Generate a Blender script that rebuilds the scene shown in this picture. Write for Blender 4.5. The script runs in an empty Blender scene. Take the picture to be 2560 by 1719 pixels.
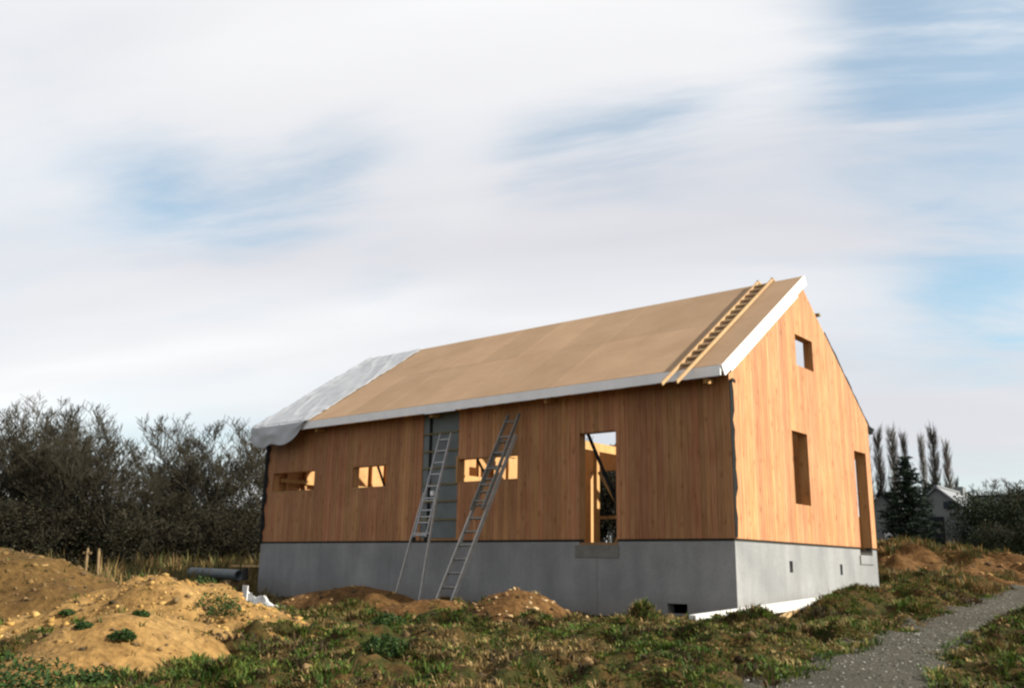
import bpy, math, random
import numpy as np
from mathutils import Vector, Matrix

# ------------------------------------------------------------------ camera, sky, sun, exposure
SC = bpy.context.scene
COL = SC.collection
FPX, YAW, PITCH, ROLL = 2282.5, math.radians(-39.979), math.radians(13.675), math.radians(.934)
C = np.array([7.2427, -14.6359, -0.5114])
Fw = np.array([math.cos(PITCH)*math.sin(YAW), math.cos(PITCH)*math.cos(YAW), math.sin(PITCH)])
Rt = np.array([math.cos(YAW), -math.sin(YAW), 0.0]); Up = np.cross(Rt, Fw)
Rt, Up = Rt*math.cos(ROLL)+Up*math.sin(ROLL), -Rt*math.sin(ROLL)+Up*math.cos(ROLL)
def ray(x, y): return Fw+Rt*(x-1280)/FPX-Up*(y-859.5)/FPX
def at(x, y, dist):                      # the point under pixel x, y at a horizontal distance
    r = ray(x, y); return C+r*dist/math.hypot(r[0], r[1])
cam = bpy.data.cameras.new('camera'); co = bpy.data.objects.new('camera', cam); COL.objects.link(co)
cam.sensor_width = 36; cam.lens = FPX/2560*36; cam.clip_start = .1; cam.clip_end = 6000
M = Matrix(((Rt[0], Up[0], -Fw[0], C[0]), (Rt[1], Up[1], -Fw[1], C[1]), (Rt[2], Up[2], -Fw[2], C[2]), (0, 0, 0, 1)))
co.matrix_world = M; SC.camera = co

SUN_EL, SUN_AZ = math.radians(31), math.radians(25)     # azimuth measured from +X towards +Y
S = Vector((math.cos(SUN_EL)*math.cos(SUN_AZ), math.cos(SUN_EL)*math.sin(SUN_AZ), math.sin(SUN_EL)))
sun = bpy.data.lights.new('sun', 'SUN'); sun.energy = 5.0; sun.angle = math.radians(.6); sun.color = (1, .95, .83)
so = bpy.data.objects.new('sun', sun); COL.objects.link(so); so.rotation_euler = S.to_track_quat('Z', 'Y').to_euler()
so.location = (30, 5, 30)

world = bpy.data.worlds.new('World'); SC.world = world; world.use_nodes = True
wn, wl = world.node_tree.nodes, world.node_tree.links
wn.clear()
def N(tree, typ, **kw):
    n = tree.nodes.new(typ)
    for k, v in kw.items():
        if k.startswith('i_'):
            key = k[2:]; n.inputs[int(key) if key.isdigit() else key.replace('_', ' ')].default_value = v
        else: setattr(n, k, v)
    return n
WT = world.node_tree
sky = N(WT, 'ShaderNodeTexSky', sky_type='NISHITA', sun_disc=False, sun_elevation=SUN_EL,
        sun_rotation=math.atan2(S.x, S.y), air_density=1.0, dust_density=1.0, ozone_density=1.0)
tc = N(WT, 'ShaderNodeTexCoord')
def vmath(op, a=None, b=None):
    n = N(WT, 'ShaderNodeVectorMath', operation=op)
    for i, v in enumerate((a, b)):
        if v is None: continue
        if hasattr(v, 'is_linked'): wl.new(v, n.inputs[i])
        else: n.inputs[i].default_value = v
    return n
def smath(T, op, a=None, b=None, clamp=False):
    n = N(T, 'ShaderNodeMath', operation=op, use_clamp=clamp)
    for i, v in enumerate((a, b)):
        if v is None: continue
        if hasattr(v, 'is_linked'): T.links.new(v, n.inputs[i])
        else: n.inputs[i].default_value = v
    return n.outputs[0]
gdir = tc.outputs['Generated']
sep = N(WT, 'ShaderNodeSeparateXYZ'); wl.new(gdir, sep.inputs[0])
den = smath(WT, 'ADD', smath(WT, 'MAXIMUM', sep.outputs[2], 0.0), .16)
cx_, cy_ = smath(WT, 'DIVIDE', sep.outputs[0], den), smath(WT, 'DIVIDE', sep.outputs[1], den)
comb = N(WT, 'ShaderNodeCombineXYZ'); wl.new(cx_, comb.inputs[0]); wl.new(cy_, comb.inputs[1])
mr0 = N(WT, 'ShaderNodeMapping'); wl.new(comb.outputs[0], mr0.inputs[0]); mr0.inputs['Rotation'].default_value = (0, 0, math.radians(-27))
mp = N(WT, 'ShaderNodeMapping'); wl.new(mr0.outputs[0], mp.inputs[0]); mp.inputs['Location'].default_value = (3.3, 1.7, 0); mp.inputs['Scale'].default_value = (.34, 1.0, 1)
warp = N(WT, 'ShaderNodeTexNoise', i_Scale=.9, i_Detail=3.0); wl.new(mp.outputs[0], warp.inputs['Vector'])
wv = vmath('SUBTRACT', warp.outputs['Color'], (.5, .5, .5))
wsc = N(WT, 'ShaderNodeVectorMath', operation='SCALE'); wl.new(wv.outputs[0], wsc.inputs[0]); wsc.inputs['Scale'].default_value = .8
wadd = vmath('ADD', mp.outputs[0], wsc.outputs[0])
n1 = N(WT, 'ShaderNodeTexNoise', i_Scale=1.15, i_Detail=7.0, i_Roughness=.52); wl.new(wadd.outputs[0], n1.inputs['Vector'])
# gaps of open sky where the photograph shows them (directions, in the same cloud layer)
gap = None
for px, py, sharp, amp in [(2540, 60, 70, .50), (2300, 130, 160, .26), (2180, 190, 400, .12), (1700, 350, 450, .22), (1580, 390, 450, .20), (1450, 430, 450, .18), (1320, 470, 700, .20), (720, 545, 450, .14), (610, 580, 450, .18), (480, 560, 450, .14), (340, 520, 700, .20),
                           (850, 500, 800, .14), (2540, 790, 500, .28), (2420, 740, 700, .20), (2280, 690, 700, .16), (900, 340, 400, .07), (740, 330, 400, .06), (250, 370, 300, .10), (1000, 720, 700, .08)]:
    d = ray(px, py); d = d/np.linalg.norm(d)
    wd = N(WT, 'ShaderNodeVectorMath', operation='SCALE'); wl.new(wv.outputs[0], wd.inputs[0]); wd.inputs['Scale'].default_value = .16
    dd = vmath('ADD', gdir, wd.outputs[0]); nd = vmath('NORMALIZE', dd.outputs[0])
    dt = vmath('DOT_PRODUCT', nd.outputs[0], tuple(d))
    e = smath(WT, 'MULTIPLY', smath(WT, 'POWER', smath(WT, 'MAXIMUM', dt.outputs['Value'], 0.0), sharp), amp)
    gap = e if gap is None else smath(WT, 'ADD', gap, e)
n3 = N(WT, 'ShaderNodeTexNoise', i_Scale=3.6, i_Detail=6.0, i_Roughness=.58); wl.new(wadd.outputs[0], n3.inputs['Vector'])
streak = N(WT, 'ShaderNodeMapRange', i_1=.30, i_2=.68, i_3=1.5, i_4=.35); wl.new(n3.outputs[0], streak.inputs[0])
gap = smath(WT, 'MULTIPLY', gap, streak.outputs[0])
cov = smath(WT, 'ADD', smath(WT, 'SUBTRACT', n1.outputs[0], gap), smath(WT, 'MULTIPLY', smath(WT, 'SUBTRACT', n3.outputs[0], .5), .30))
ramp = N(WT, 'ShaderNodeMapRange', interpolation_type='SMOOTHSTEP', i_1=-.08, i_2=.64, i_3=.26, i_4=.95); wl.new(cov, ramp.inputs[0])
# low down the layer closes into a pale veil
veil = N(WT, 'ShaderNodeMapRange', interpolation_type='SMOOTHSTEP', i_1=.02, i_2=.28, i_3=.85, i_4=0.0); wl.new(sep.outputs[2], veil.inputs[0])
cl = smath(WT, 'MAXIMUM', ramp.outputs[0], veil.outputs[0])
n2 = N(WT, 'ShaderNodeTexNoise', i_Scale=.7, i_Detail=4.0, i_Roughness=.5); wl.new(wadd.outputs[0], n2.inputs['Vector'])
tone = N(WT, 'ShaderNodeMapRange', i_1=.34, i_2=.62); wl.new(n2.outputs[0], tone.inputs[0])
ccol = N(WT, 'ShaderNodeMix', data_type='RGBA'); wl.new(tone.outputs[0], ccol.inputs[0])
ccol.inputs[6].default_value = (5.5, 5.4, 5.65, 1); ccol.inputs[7].default_value = (7.3, 7.25, 7.25, 1)
mix = N(WT, 'ShaderNodeMix', data_type='RGBA'); wl.new(cl, mix.inputs[0]); skt = N(WT, 'ShaderNodeMix', data_type='RGBA', blend_type='MULTIPLY'); skt.inputs[0].default_value = 1.0; wl.new(sky.outputs[0], skt.inputs[6]); skt.inputs[7].default_value = (1.08, 1.42, 1.34, 1)
wl.new(skt.outputs[2], mix.inputs[6]); wl.new(ccol.outputs[2], mix.inputs[7])
bg = N(WT, 'ShaderNodeBackground', i_Strength=.062); wl.new(mix.outputs[2], bg.inputs[0])
wo = N(WT, 'ShaderNodeOutputWorld'); wl.new(bg.outputs[0], wo.inputs[0])

SC.view_settings.view_transform = 'Standard'; SC.view_settings.look = 'None'
SC.view_settings.exposure = 1.18; SC.view_settings.gamma = 1; SC.view_settings.use_curve_mapping = False
SC.cycles.max_bounces = 6; SC.cycles.filter_width = 2.4

# ------------------------------------------------------------------ helpers
rng = np.random.default_rng(7); random.seed(7)
def prop(o, label=None, cat=None, group=None, kind=None):
    if label: o['label'] = label
    if cat: o['category'] = cat
    if group: o['group'] = group
    if kind: o['kind'] = kind
    return o
def link(name, me, mat=None, parent=None):
    o = bpy.data.objects.new(name, me); COL.objects.link(o)
    if mat and me and not me.materials: me.materials.append(mat)
    if parent: o.parent = parent
    return o
def empty(name, loc=(0, 0, 0), rz=0):
    o = bpy.data.objects.new(name, None); COL.objects.link(o); o.location = loc; o.rotation_euler = (0, 0, rz); o.empty_display_size = .2; return o
def mesh_np(name, V, Fq, smooth=False, col=None, uv=None):
    V = np.asarray(V, np.float32); Fq = np.asarray(Fq, np.int32); k = Fq.shape[1]
    me = bpy.data.meshes.new(name); me.vertices.add(len(V)); me.vertices.foreach_set('co', V.ravel())
    me.loops.add(Fq.size); me.loops.foreach_set('vertex_index', Fq.ravel())
    me.polygons.add(len(Fq)); me.polygons.foreach_set('loop_start', np.arange(len(Fq), dtype=np.int32)*k)
    me.update(calc_edges=True)
    if smooth: me.polygons.foreach_set('use_smooth', np.ones(len(Fq), bool))
    if col is not None:
        a = me.color_attributes.new('Col', 'FLOAT_COLOR', 'POINT')
        a.data.foreach_set('color', np.concatenate([col, np.ones((len(col), 1))], 1).astype(np.float32).ravel())
    me.validate(); return me
HF = [(0, 3, 2, 1), (4, 5, 6, 7), (0, 1, 5, 4), (1, 2, 6, 5), (2, 3, 7, 6), (3, 0, 4, 7)]
class MB:
    def __init__(s): s.v = []; s.f = []
    def hexa(s, c8):
        n = len(s.v); s.v += [tuple(map(float, p)) for p in c8]; s.f += [tuple(n+i for i in q) for q in HF]; return s
    def box(s, a, b):
        x0, y0, z0 = a; x1, y1, z1 = b
        return s.hexa([(x0, y0, z0), (x1, y0, z0), (x1, y1, z0), (x0, y1, z0), (x0, y0, z1), (x1, y0, z1), (x1, y1, z1), (x0, y1, z1)])
    def bar(s, p, q, w, h, up=(0, 0, 1)):             # beam from p to q, w across, h along 'up'
        p, q = Vector(p), Vector(q); d = (q-p).normalized(); sd = d.cross(Vector(up)).normalized(); u = sd.cross(d)
        c = []
        for e in (p, q): c += [e-sd*w/2-u*h/2, e+sd*w/2-u*h/2, e+sd*w/2+u*h/2, e-sd*w/2+u*h/2]
        return s.hexa(c)
    def tube(s, p, q, r0, r1=None, n=8, caps=True):
        r1 = r0 if r1 is None else r1; p, q = Vector(p), Vector(q); d = (q-p).normalized()
        a = d.cross(Vector((.31, .2, .93))).normalized(); b = d.cross(a); k = len(s.v)
        for e, r in ((p, r0), (q, r1)):
            for i in range(n):
                t = 2*math.pi*i/n; s.v.append(tuple(e+a*r*math.cos(t)+b*r*math.sin(t)))
        for i in range(n): s.f.append((k+i, k+(i+1) % n, k+n+(i+1) % n, k+n+i))
        if caps: s.f.append(tuple(k+i for i in range(n))[::-1]); s.f.append(tuple(k+n+i for i in range(n)))
        return s
    def mesh(s, name, bevel=0):
        me = bpy.data.meshes.new(name); me.from_pydata(s.v, [], s.f); me.update()
        if bevel:
            import bmesh
            bm = bmesh.new(); bm.from_mesh(me); bmesh.ops.bevel(bm, geom=bm.edges[:], offset=bevel, segments=1, affect='EDGES'); bm.to_mesh(me); bm.free()
        return me
    def build(s, name, mat, parent=None, bevel=0): return link(name, s.mesh(name, bevel), mat, parent)

# ---- value noise on the ground plane
_T = rng.random((256, 256))
def vn(x, y, sc, seed=0):
    x = np.asarray(x, float)/sc+seed*17.31; y = np.asarray(y, float)/sc+seed*9.77
    xi, yi = np.floor(x).astype(int), np.floor(y).astype(int); fx, fy = x-xi, y-yi
    fx = fx*fx*(3-2*fx); fy = fy*fy*(3-2*fy)
    g = lambda a, b: _T[a & 255, b & 255]
    return (g(xi, yi)*(1-fx)+g(xi+1, yi)*fx)*(1-fy)+(g(xi, yi+1)*(1-fx)+g(xi+1, yi+1)*fx)*fy
def fbm(x, y, sc, seed=0, o=3, gain=.5):
    t = 0; a = 1; w = 0
    for i in range(o): t = t+a*vn(x, y, sc/2**i, seed+i*3); w += a; a *= gain
    return t/w

# ------------------------------------------------------------------ materials
def mat(name, rough=.85, spec=.25):
    m = bpy.data.materials.new(name); m.use_nodes = True
    b = m.node_tree.nodes['Principled BSDF']; b.inputs['Roughness'].default_value = rough
    b.inputs['Specular IOR Level'].default_value = spec
    return m, m.node_tree, b
def noise(T, vec, scale, detail=4, rough=.55, mscale=None):
    n = N(T, 'ShaderNodeTexNoise', i_Scale=scale, i_Detail=float(detail), i_Roughness=rough)
    if mscale:
        mp = N(T, 'ShaderNodeMapping'); mp.inputs['Scale'].default_value = mscale; T.links.new(vec, mp.inputs[0]); vec = mp.outputs[0]
    T.links.new(vec, n.inputs['Vector']); return n.outputs[0]
def ramp2(T, fac, stops):
    r = N(T, 'ShaderNodeValToRGB'); T.links.new(fac, r.inputs[0]); e = r.color_ramp.elements
    while len(e) > 1: e.remove(e[-1])
    e[0].position = stops[0][0]; e[0].color = (*stops[0][1], 1)
    for p, c in stops[1:]:
        k = e.new(p); k.color = (*c, 1)
    return r.outputs[0]
def mixc(T, fac, a, b, mode='MIX'):
    n = N(T, 'ShaderNodeMix', data_type='RGBA', blend_type=mode)
    for s, v in ((n.inputs[0], fac), (n.inputs[6], a), (n.inputs[7], b)):
        if hasattr(v, 'is_linked'): T.links.new(v, s)
        else: s.default_value = v if not isinstance(v, tuple) or len(v) == 4 else (*v, 1)
    return n.outputs[2]
def bump(T, b, h, strength=.4, dist=.02):
    n = N(T, 'ShaderNodeBump', i_Strength=strength, i_Distance=dist); T.links.new(h, n.inputs['Height']); T.links.new(n.outputs[0], b.inputs['Normal'])
def geo_pos(T): return N(T, 'ShaderNodeNewGeometry').outputs['Position']
def obj_co(T): return N(T, 'ShaderNodeTexCoord').outputs['Object']
def plain(name, c, rough=.8, spec=.3, metal=0, var=.12, sc=6, bmp=0, bsc=30):
    m, T, b = mat(name, rough, spec); p = geo_pos(T)
    f = noise(T, p, sc, 5); lo = tuple(v*(1-var) for v in c); hi = tuple(min(1, v*(1+var)) for v in c)
    T.links.new(ramp2(T, f, [(.3, lo), (.7, hi)]), b.inputs['Base Color']); b.inputs['Metallic'].default_value = metal
    if bmp: bump(T, b, noise(T, p, bsc, 4), bmp, .01)
    return m
def timber(name, base, dark, var=.16, grain=(9, 9, .55), knots=True, rough=.72):
    m, T, b = mat(name, rough, .25); p = geo_pos(T); oi = N(T, 'ShaderNodeObjectInfo'); rnd = oi.outputs['Random']
    off = N(T, 'ShaderNodeVectorMath', operation='ADD'); T.links.new(p, off.inputs[0])
    sc = N(T, 'ShaderNodeVectorMath', operation='SCALE'); sc.inputs[0].default_value = (3.1, 5.7, 41.3); T.links.new(rnd, sc.inputs['Scale']); T.links.new(sc.outputs[0], off.inputs[1])
    g = noise(T, off.outputs[0], 3.2, 6, .6, grain)
    c = ramp2(T, g, [(.28, dark), (.62, base)])
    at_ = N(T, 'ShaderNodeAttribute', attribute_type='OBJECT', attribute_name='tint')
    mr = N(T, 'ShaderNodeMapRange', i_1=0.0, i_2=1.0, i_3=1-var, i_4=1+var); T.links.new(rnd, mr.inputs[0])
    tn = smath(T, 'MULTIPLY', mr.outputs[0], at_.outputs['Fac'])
    vs = N(T, 'ShaderNodeVectorMath', operation='SCALE'); T.links.new(c, vs.inputs[0]); T.links.new(tn, vs.inputs['Scale'])
    out = vs.outputs[0]
    # redder and paler boards side by side
    hs = N(T, 'ShaderNodeHueSaturation'); T.links.new(out, hs.inputs['Color'])
    wn_ = N(T, 'ShaderNodeTexWhiteNoise', noise_dimensions='1D'); T.links.new(rnd, wn_.inputs['W'])
    h = N(T, 'ShaderNodeMapRange', i_3=.487, i_4=.503); T.links.new(wn_.outputs['Value'], h.inputs[0]); T.links.new(h.outputs[0], hs.inputs['Hue'])
    out = hs.outputs[0]
    if knots:
        sp = N(T, 'ShaderNodeSeparateXYZ'); T.links.new(p, sp.inputs[0]); cb = N(T, 'ShaderNodeCombineXYZ')
        T.links.new(smath(T, 'ADD', sp.outputs[0], sp.outputs[1]), cb.inputs[0]); T.links.new(smath(T, 'MULTIPLY', sp.outputs[2], .5), cb.inputs[1])
        vo = N(T, 'ShaderNodeTexVoronoi', voronoi_dimensions='2D', i_Scale=3.4); T.links.new(cb.outputs[0], vo.inputs['Vector'])
        sz = N(T, 'ShaderNodeMapRange', i_3=.04, i_4=.19); T.links.new(vo.outputs['Color'], sz.inputs[0])
        k = N(T, 'ShaderNodeMapRange', i_1=0.0, i_3=.85, i_4=0.0); T.links.new(vo.outputs['Distance'], k.inputs[0]); T.links.new(sz.outputs[0], k.inputs[2])
        out = mixc(T, k.outputs[0], out, tuple(v*.62 for v in dark))
    blot = noise(T, p, .9, 5, .6)
    out = mixc(T, 1.0, out, ramp2(T, blot, [(.3, (.86, .82, .80)), (.65, (1.05, 1.05, 1.05))]), 'MULTIPLY')
    T.links.new(out, b.inputs['Base Color']); bump(T, b, g, .25, .004); return m
WOOD = timber('larch boards', (.378, .203, .088), (.275, .112, .039), var=.14)
SPRUCE = timber('fresh spruce timber', (.43, .262, .10), (.34, .178, .058), var=.1)
LADDERWOOD = timber('pale ladder timber', (.42, .295, .14), (.32, .195, .08), var=.08, knots=False)
def roofboard():
    m, T, b = mat('wood fibre roof board', .9, .15); p = geo_pos(T)
    a = noise(T, p, 1.1, 6, .6); f = noise(T, p, 45, 3, .6)
    c = ramp2(T, a, [(.25, (.275, .176, .103)), (.7, (.335, .223, .136))])
    c = mixc(T, .5, c, ramp2(T, f, [(.3, (.75, .75, .75)), (.7, (1.12, 1.12, 1.12))]), 'MULTIPLY')
    oi = N(T, 'ShaderNodeObjectInfo'); mr = N(T, 'ShaderNodeMapRange', i_3=.93, i_4=1.07); T.links.new(oi.outputs['Random'], mr.inputs[0])
    vs = N(T, 'ShaderNodeVectorMath', operation='SCALE'); T.links.new(c, vs.inputs[0]); T.links.new(mr.outputs[0], vs.inputs['Scale'])
    T.links.new(vs.outputs[0], b.inputs['Base Color']); bump(T, b, f, .3, .004); return m
ROOF = roofboard()
def concrete():
    m, T, b = mat('cast concrete', .9, .2); p = geo_pos(T)
    a = noise(T, p, .8, 6, .6); st = noise(T, p, 2.2, 4, .55, (1, 1, .22)); f = noise(T, p, 26, 4, .6)
    c = ramp2(T, a, [(.25, (.155, .159, .163)), (.7, (.245, .245, .245))])
    c = mixc(T, .8, c, ramp2(T, st, [(.32, (.80, .80, .80)), (.6, (1.06, 1.06, 1.05))]), 'MULTIPLY')
    c = mixc(T, .5, c, ramp2(T, f, [(.3, (.82, .82, .82)), (.7, (1.1, 1.1, 1.1))]), 'MULTIPLY')
    sp = N(T, 'ShaderNodeSeparateXYZ'); T.links.new(p, sp.inputs[0])
    low = N(T, 'ShaderNodeMapRange', i_1=-1.35, i_2=-.70, i_3=.75, i_4=0.0)     # mud splashed up the base
    T.links.new(smath(T, 'ADD', sp.outputs[2], smath(T, 'MULTIPLY', a, .35)), low.inputs[0])
    c = mixc(T, low.outputs[0], c, (.145, .128, .11))
    T.links.new(c, b.inputs['Base Color']); bump(T, b, f, .35, .006); return m
CONC = concrete()
CONC2 = plain('darker concrete', (.14, .135, .12), .92, .2, var=.2, sc=5, bmp=.3)
WHITE = plain('white painted board', (.72, .72, .725), .6, .35, var=.07, sc=3)
BLOCK = plain('white insulation block', (.52, .515, .50), .8, .2, var=.05, sc=8, bmp=.2)
FELT = plain('black felt', (.008, .009, .009), .9, .15, var=.3, sc=12)
SILL = plain('dark joint', (.03, .027, .022), .9, .2)
MEMB = plain('grey green membrane', (.095, .112, .112), .55, .4, var=.18, sc=2.5, bmp=.15, bsc=8)
BATTEN = plain('weathered batten', (.15, .12, .06), .85, .2, var=.2, sc=5)
ALU = plain('dull aluminium', (.34, .325, .30), .5, .5, metal=.2, var=.15, sc=9)
ALUD = plain('grimy aluminium rungs', (.17, .165, .15), .6, .4, metal=.2, var=.2, sc=9)
ALUL = plain('pale aluminium', (.36, .36, .37), .45, .5, metal=.3, var=.12, sc=9)
RUB = plain('black rubber', (.015, .015, .015), .8, .3)
PIPE = plain('grey plastic pipe', (.075, .09, .095), .55, .4, var=.15, sc=4)
TARPM = plain('grey white tarpaulin', (.33, .338, .358), .6, .3, var=.05, sc=2)
STAKE = plain('grey stake wood', (.15, .10, .05), .85, .2, var=.25, sc=9)
BARK = plain('dark bark', (.045, .040, .032), .95, .1, var=.3, sc=5)
TWIG = plain('bare twigs', (.038, .033, .022), .95, .1, var=.3, sc=2)
POPM = plain('poplar twigs', (.085, .074, .062), .95, .1, var=.25, sc=1)
RENDER = plain('grey rendered wall', (.15, .158, .155), .9, .2, var=.08, sc=1)
SLATE = plain('slate roof', (.016, .018, .020), .9, .15, var=.2, sc=3)
SLATEL = plain('pale slate roof', (.15, .155, .165), .6, .4, var=.12, sc=3)
GLASS = plain('dark window pane', (.02, .025, .03), .1, .5)
def vcol(name, rough=.85, trans=0.0):
    m, T, b = mat(name, rough, .15); a = N(T, 'ShaderNodeAttribute', attribute_name='Col')
    c = mixc(T, 1.0, a.outputs['Color'], ramp2(T, noise(T, geo_pos(T), 5, 3), [(.3, (.62, .62, .62)), (.7, (1.02, 1.02, 1.02))]), 'MULTIPLY')
    T.links.new(c, b.inputs['Base Color'])
    if trans:
        tr = N(T, 'ShaderNodeBsdfTranslucent'); T.links.new(c, tr.inputs[0]); mx = N(T, 'ShaderNodeMixShader', i_0=trans)
        out = [n for n in T.nodes if n.type == 'OUTPUT_MATERIAL'][0]
        T.links.new(b.outputs[0], mx.inputs[1]); T.links.new(tr.outputs[0], mx.inputs[2]); T.links.new(mx.outputs[0], out.inputs[0])
    return m
LEAF = vcol('leaves and blades', .7, .25)
STONE = vcol('stones and clods', .95)
def soil(name, stops, sc=1.4, fine=14, bs=.7, k=1.0):
    m, T, b = mat(name, .97, .08); p = geo_pos(T)
    a = noise(T, p, sc, 6, .62); f = noise(T, p, fine, 5, .65)
    stops = [(p_, tuple(v*.63*k for v in c_)) for p_, c_ in stops]; c = ramp2(T, a, stops); c = mixc(T, .9, c, ramp2(T, f, [(.28, (.38, .36, .34)), (.72, (1.3, 1.3, 1.27))]), 'MULTIPLY')
    T.links.new(c, b.inputs['Base Color']); bump(T, b, f, bs, .05); return m
GROUND = soil('rough turf and soil', [(.28, (.045, .030, .014)), (.42, (.13, .080, .026)), (.52, (.055, .065, .018)), (.60, (.19, .115, .04)), (.68, (.10, .07, .024)), (.78, (.040, .050, .014))], 1.7, 14, 1.0, .72)
SAND = soil('sandy spoil', [(.25, (.24, .135, .046)), (.5, (.34, .198, .070)), (.75, (.42, .26, .10))], 1.3, 9, .9, 1.0)
EARTH = soil('brown earth', [(.25, (.105, .060, .022)), (.55, (.165, .095, .033)), (.78, (.095, .068, .022))], 1.2, 9, .8, .95)
CLAY = soil('red brown earth', [(.25, (.075, .040, .018)), (.45, (.21, .108, .040)), (.62, (.16, .085, .030)), (.8, (.07, .05, .018))], 1.9, 10, 1.0, .9)
GRAVEL = soil('grey gravel', [(.25, (.075, .07, .055)), (.55, (.12, .112, .09)), (.8, (.085, .085, .055))], 2.0, 34, .9)

# ------------------------------------------------------------------ ground shape
L, W, HW, HR = 13.544, 7.068, 2.86, 5.45
cp = [(7.2, -14.6, -2.1), (12, -14, -1.95), (2.1, -8.4, -1.58), (-2, -12, -1.85), (-10, -14, -1.9), (4, -6, -1.5), (6.5, -5.5, -1.5), (10, -4, -1.3), (1.2, -1.5, -1.33), (0, 0, -1.26), (.35, -2.5, -1.22), (.7, -1, -1.40), (.6, .6, -1.36), (-3, -2.5, -1.38), (-1.2, -.6, -1.40),
      (-7, -1, -1.34), (-8, -4, -1.42), (-13.5, 0, -1.38), (-13, -4, -1.32), (-18, -6, -1.2), (-18, 2, -.98), (-25, 6, -.95), (-30, 1, -1.0), (-28, 12, -.9), (-45, 20, -.9), (-45, -10, -1),
      (.5, 3, -1.12), (.6, 6, -.95), (.3, 8, -.8), (2.87, -1.69, -1.3), (2.53, 1.52, -1.2), (2.08, 6.96, -1.02), (3.7, 2.94, -1.1), (1.6, 14.5, -.86), (4, 14, -.6), (0, 13, -.45), (-1, 16, .0), (-3, 20, .15),
      (-8, 14, -.6), (-14, 52, 1.1), (-11, 58, 1.1), (-15, 65, 1.4), (-30, 110, 3.2), (-1, 25, .3), (6, 30, .5), (2.5, 10, -.85), (-20, 40, .0), (20, 20, 0), (30, -10, -1.4), (-60, 60, .6), (20, -30, -2.6), (-30, -30, -2.2)]
cp = np.array(cp)
def tps(r2): return np.where(r2 > 1e-9, r2*np.log(np.maximum(r2, 1e-9)), 0)
_n = len(cp); _K = tps(((cp[:, None, :2]-cp[None, :, :2])**2).sum(-1)/100)+np.eye(_n)*.01
_P = np.c_[np.ones(_n), cp[:, :2]/10]; _A = np.block([[_K, _P], [_P.T, np.zeros((3, 3))]])
_w = np.linalg.solve(_A, np.r_[cp[:, 2], 0, 0, 0])
def base(x, y):
    x = np.asarray(x, float); y = np.asarray(y, float); r = np.hypot(x+5, y-20); k = np.minimum(1, 110/np.maximum(r, 1e-6)); X = -5+(x+5)*k; Y = 20+(y-20)*k
    t = _w[_n]+_w[_n+1]*X/10+_w[_n+2]*Y/10
    for i in range(_n): t = t+_w[i]*tps(((X-cp[i, 0])**2+(Y-cp[i, 1])**2)/100)
    return t
TL = np.array([(3.9, -16), (3.4, -10), (3.30, -6.81), (3.20, -5.01), (2.87, -1.69), (2.53, 1.52), (2.08, 6.96), (1.6, 14.5), (1.5, 22), (3, 34)])
TRr = np.array([(7.2, -16), (6.2, -10), (5.05, -6.6), (4.25, -3.6), (3.95, -.48), (3.72, 2.94), (3.5, 8), (3.4, 14.5), (3.6, 22), (5.2, 34)])
def track(y):
    return np.interp(y, TL[:, 1], TL[:, 0]), np.interp(y, TRr[:, 1], TRr[:, 0])
def in_track(x, y, m=0.0):
    a, b = track(y); n = (fbm(x, y, .9, 5)-.5)*.5
    return (x > a-m+n) & (x < b+m+n) & (np.asarray(y) < 34)
def dist_house(x, y):
    dx = np.maximum(np.maximum(-L-x, x), 0); dy = np.maximum(np.maximum(-y, y-W), 0); return np.hypot(dx, dy)
def ground(x, y):
    x = np.asarray(x, float); y = np.asarray(y, float)
    z = base(x, y); a, b = track(y)
    inn = np.clip(np.minimum(x-a, b-x)/.5+.6, 0, 1)*(y < 30)
    rough = (1-inn)*np.clip(dist_house(x, y)/.8, .15, 1)
    z = z+rough*((fbm(x, y, 1.9, 1)-.5)*.24+(fbm(x, y, .5, 2, 4, .6)-.5)*.34+np.maximum(fbm(x, y, .6, 8, 2)-.55, 0)*.7-np.maximum(fbm(x, y, .5, 18, 2)-.6, 0)*.9+(fbm(x, y, .19, 19, 2)-.5)*.13)+inn*((fbm(x, y, 1.2, 3)-.5)*.07-.03)
    return z
def axis(lo, hi, f0, f1, step):
    a = np.arange(f0, f1+1e-6, step); o = []
    s = step; v = f1
    while v < hi: s *= 1.22; v += s; o.append(v)
    p = []; s = step; v = f0
    while v > lo: s *= 1.22; v -= s; p.append(v)
    return np.r_[p[::-1], a, o]
gx, gy = axis(-1500, 1500, -19, 9, .068), axis(-1500, 1500, -12.5, 16, .068)
GX, GY = np.meshgrid(gx, gy); GZ = ground(GX, GY)
inside = (GX > -L+.1) & (GX < -.1) & (GY > .1) & (GY < W-.1); GZ = np.where(inside, GZ-.3, GZ)
nx, ny = len(gx), len(gy); idx = np.arange(nx*ny).reshape(ny, nx)
Fg = np.stack([idx[:-1, :-1], idx[:-1, 1:], idx[1:, 1:], idx[1:, :-1]], -1).reshape(-1, 4)
prop(link('ground', mesh_np('ground', np.stack([GX, GY, GZ], -1).reshape(-1, 3), Fg, True), GROUND), kind='structure')
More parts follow.
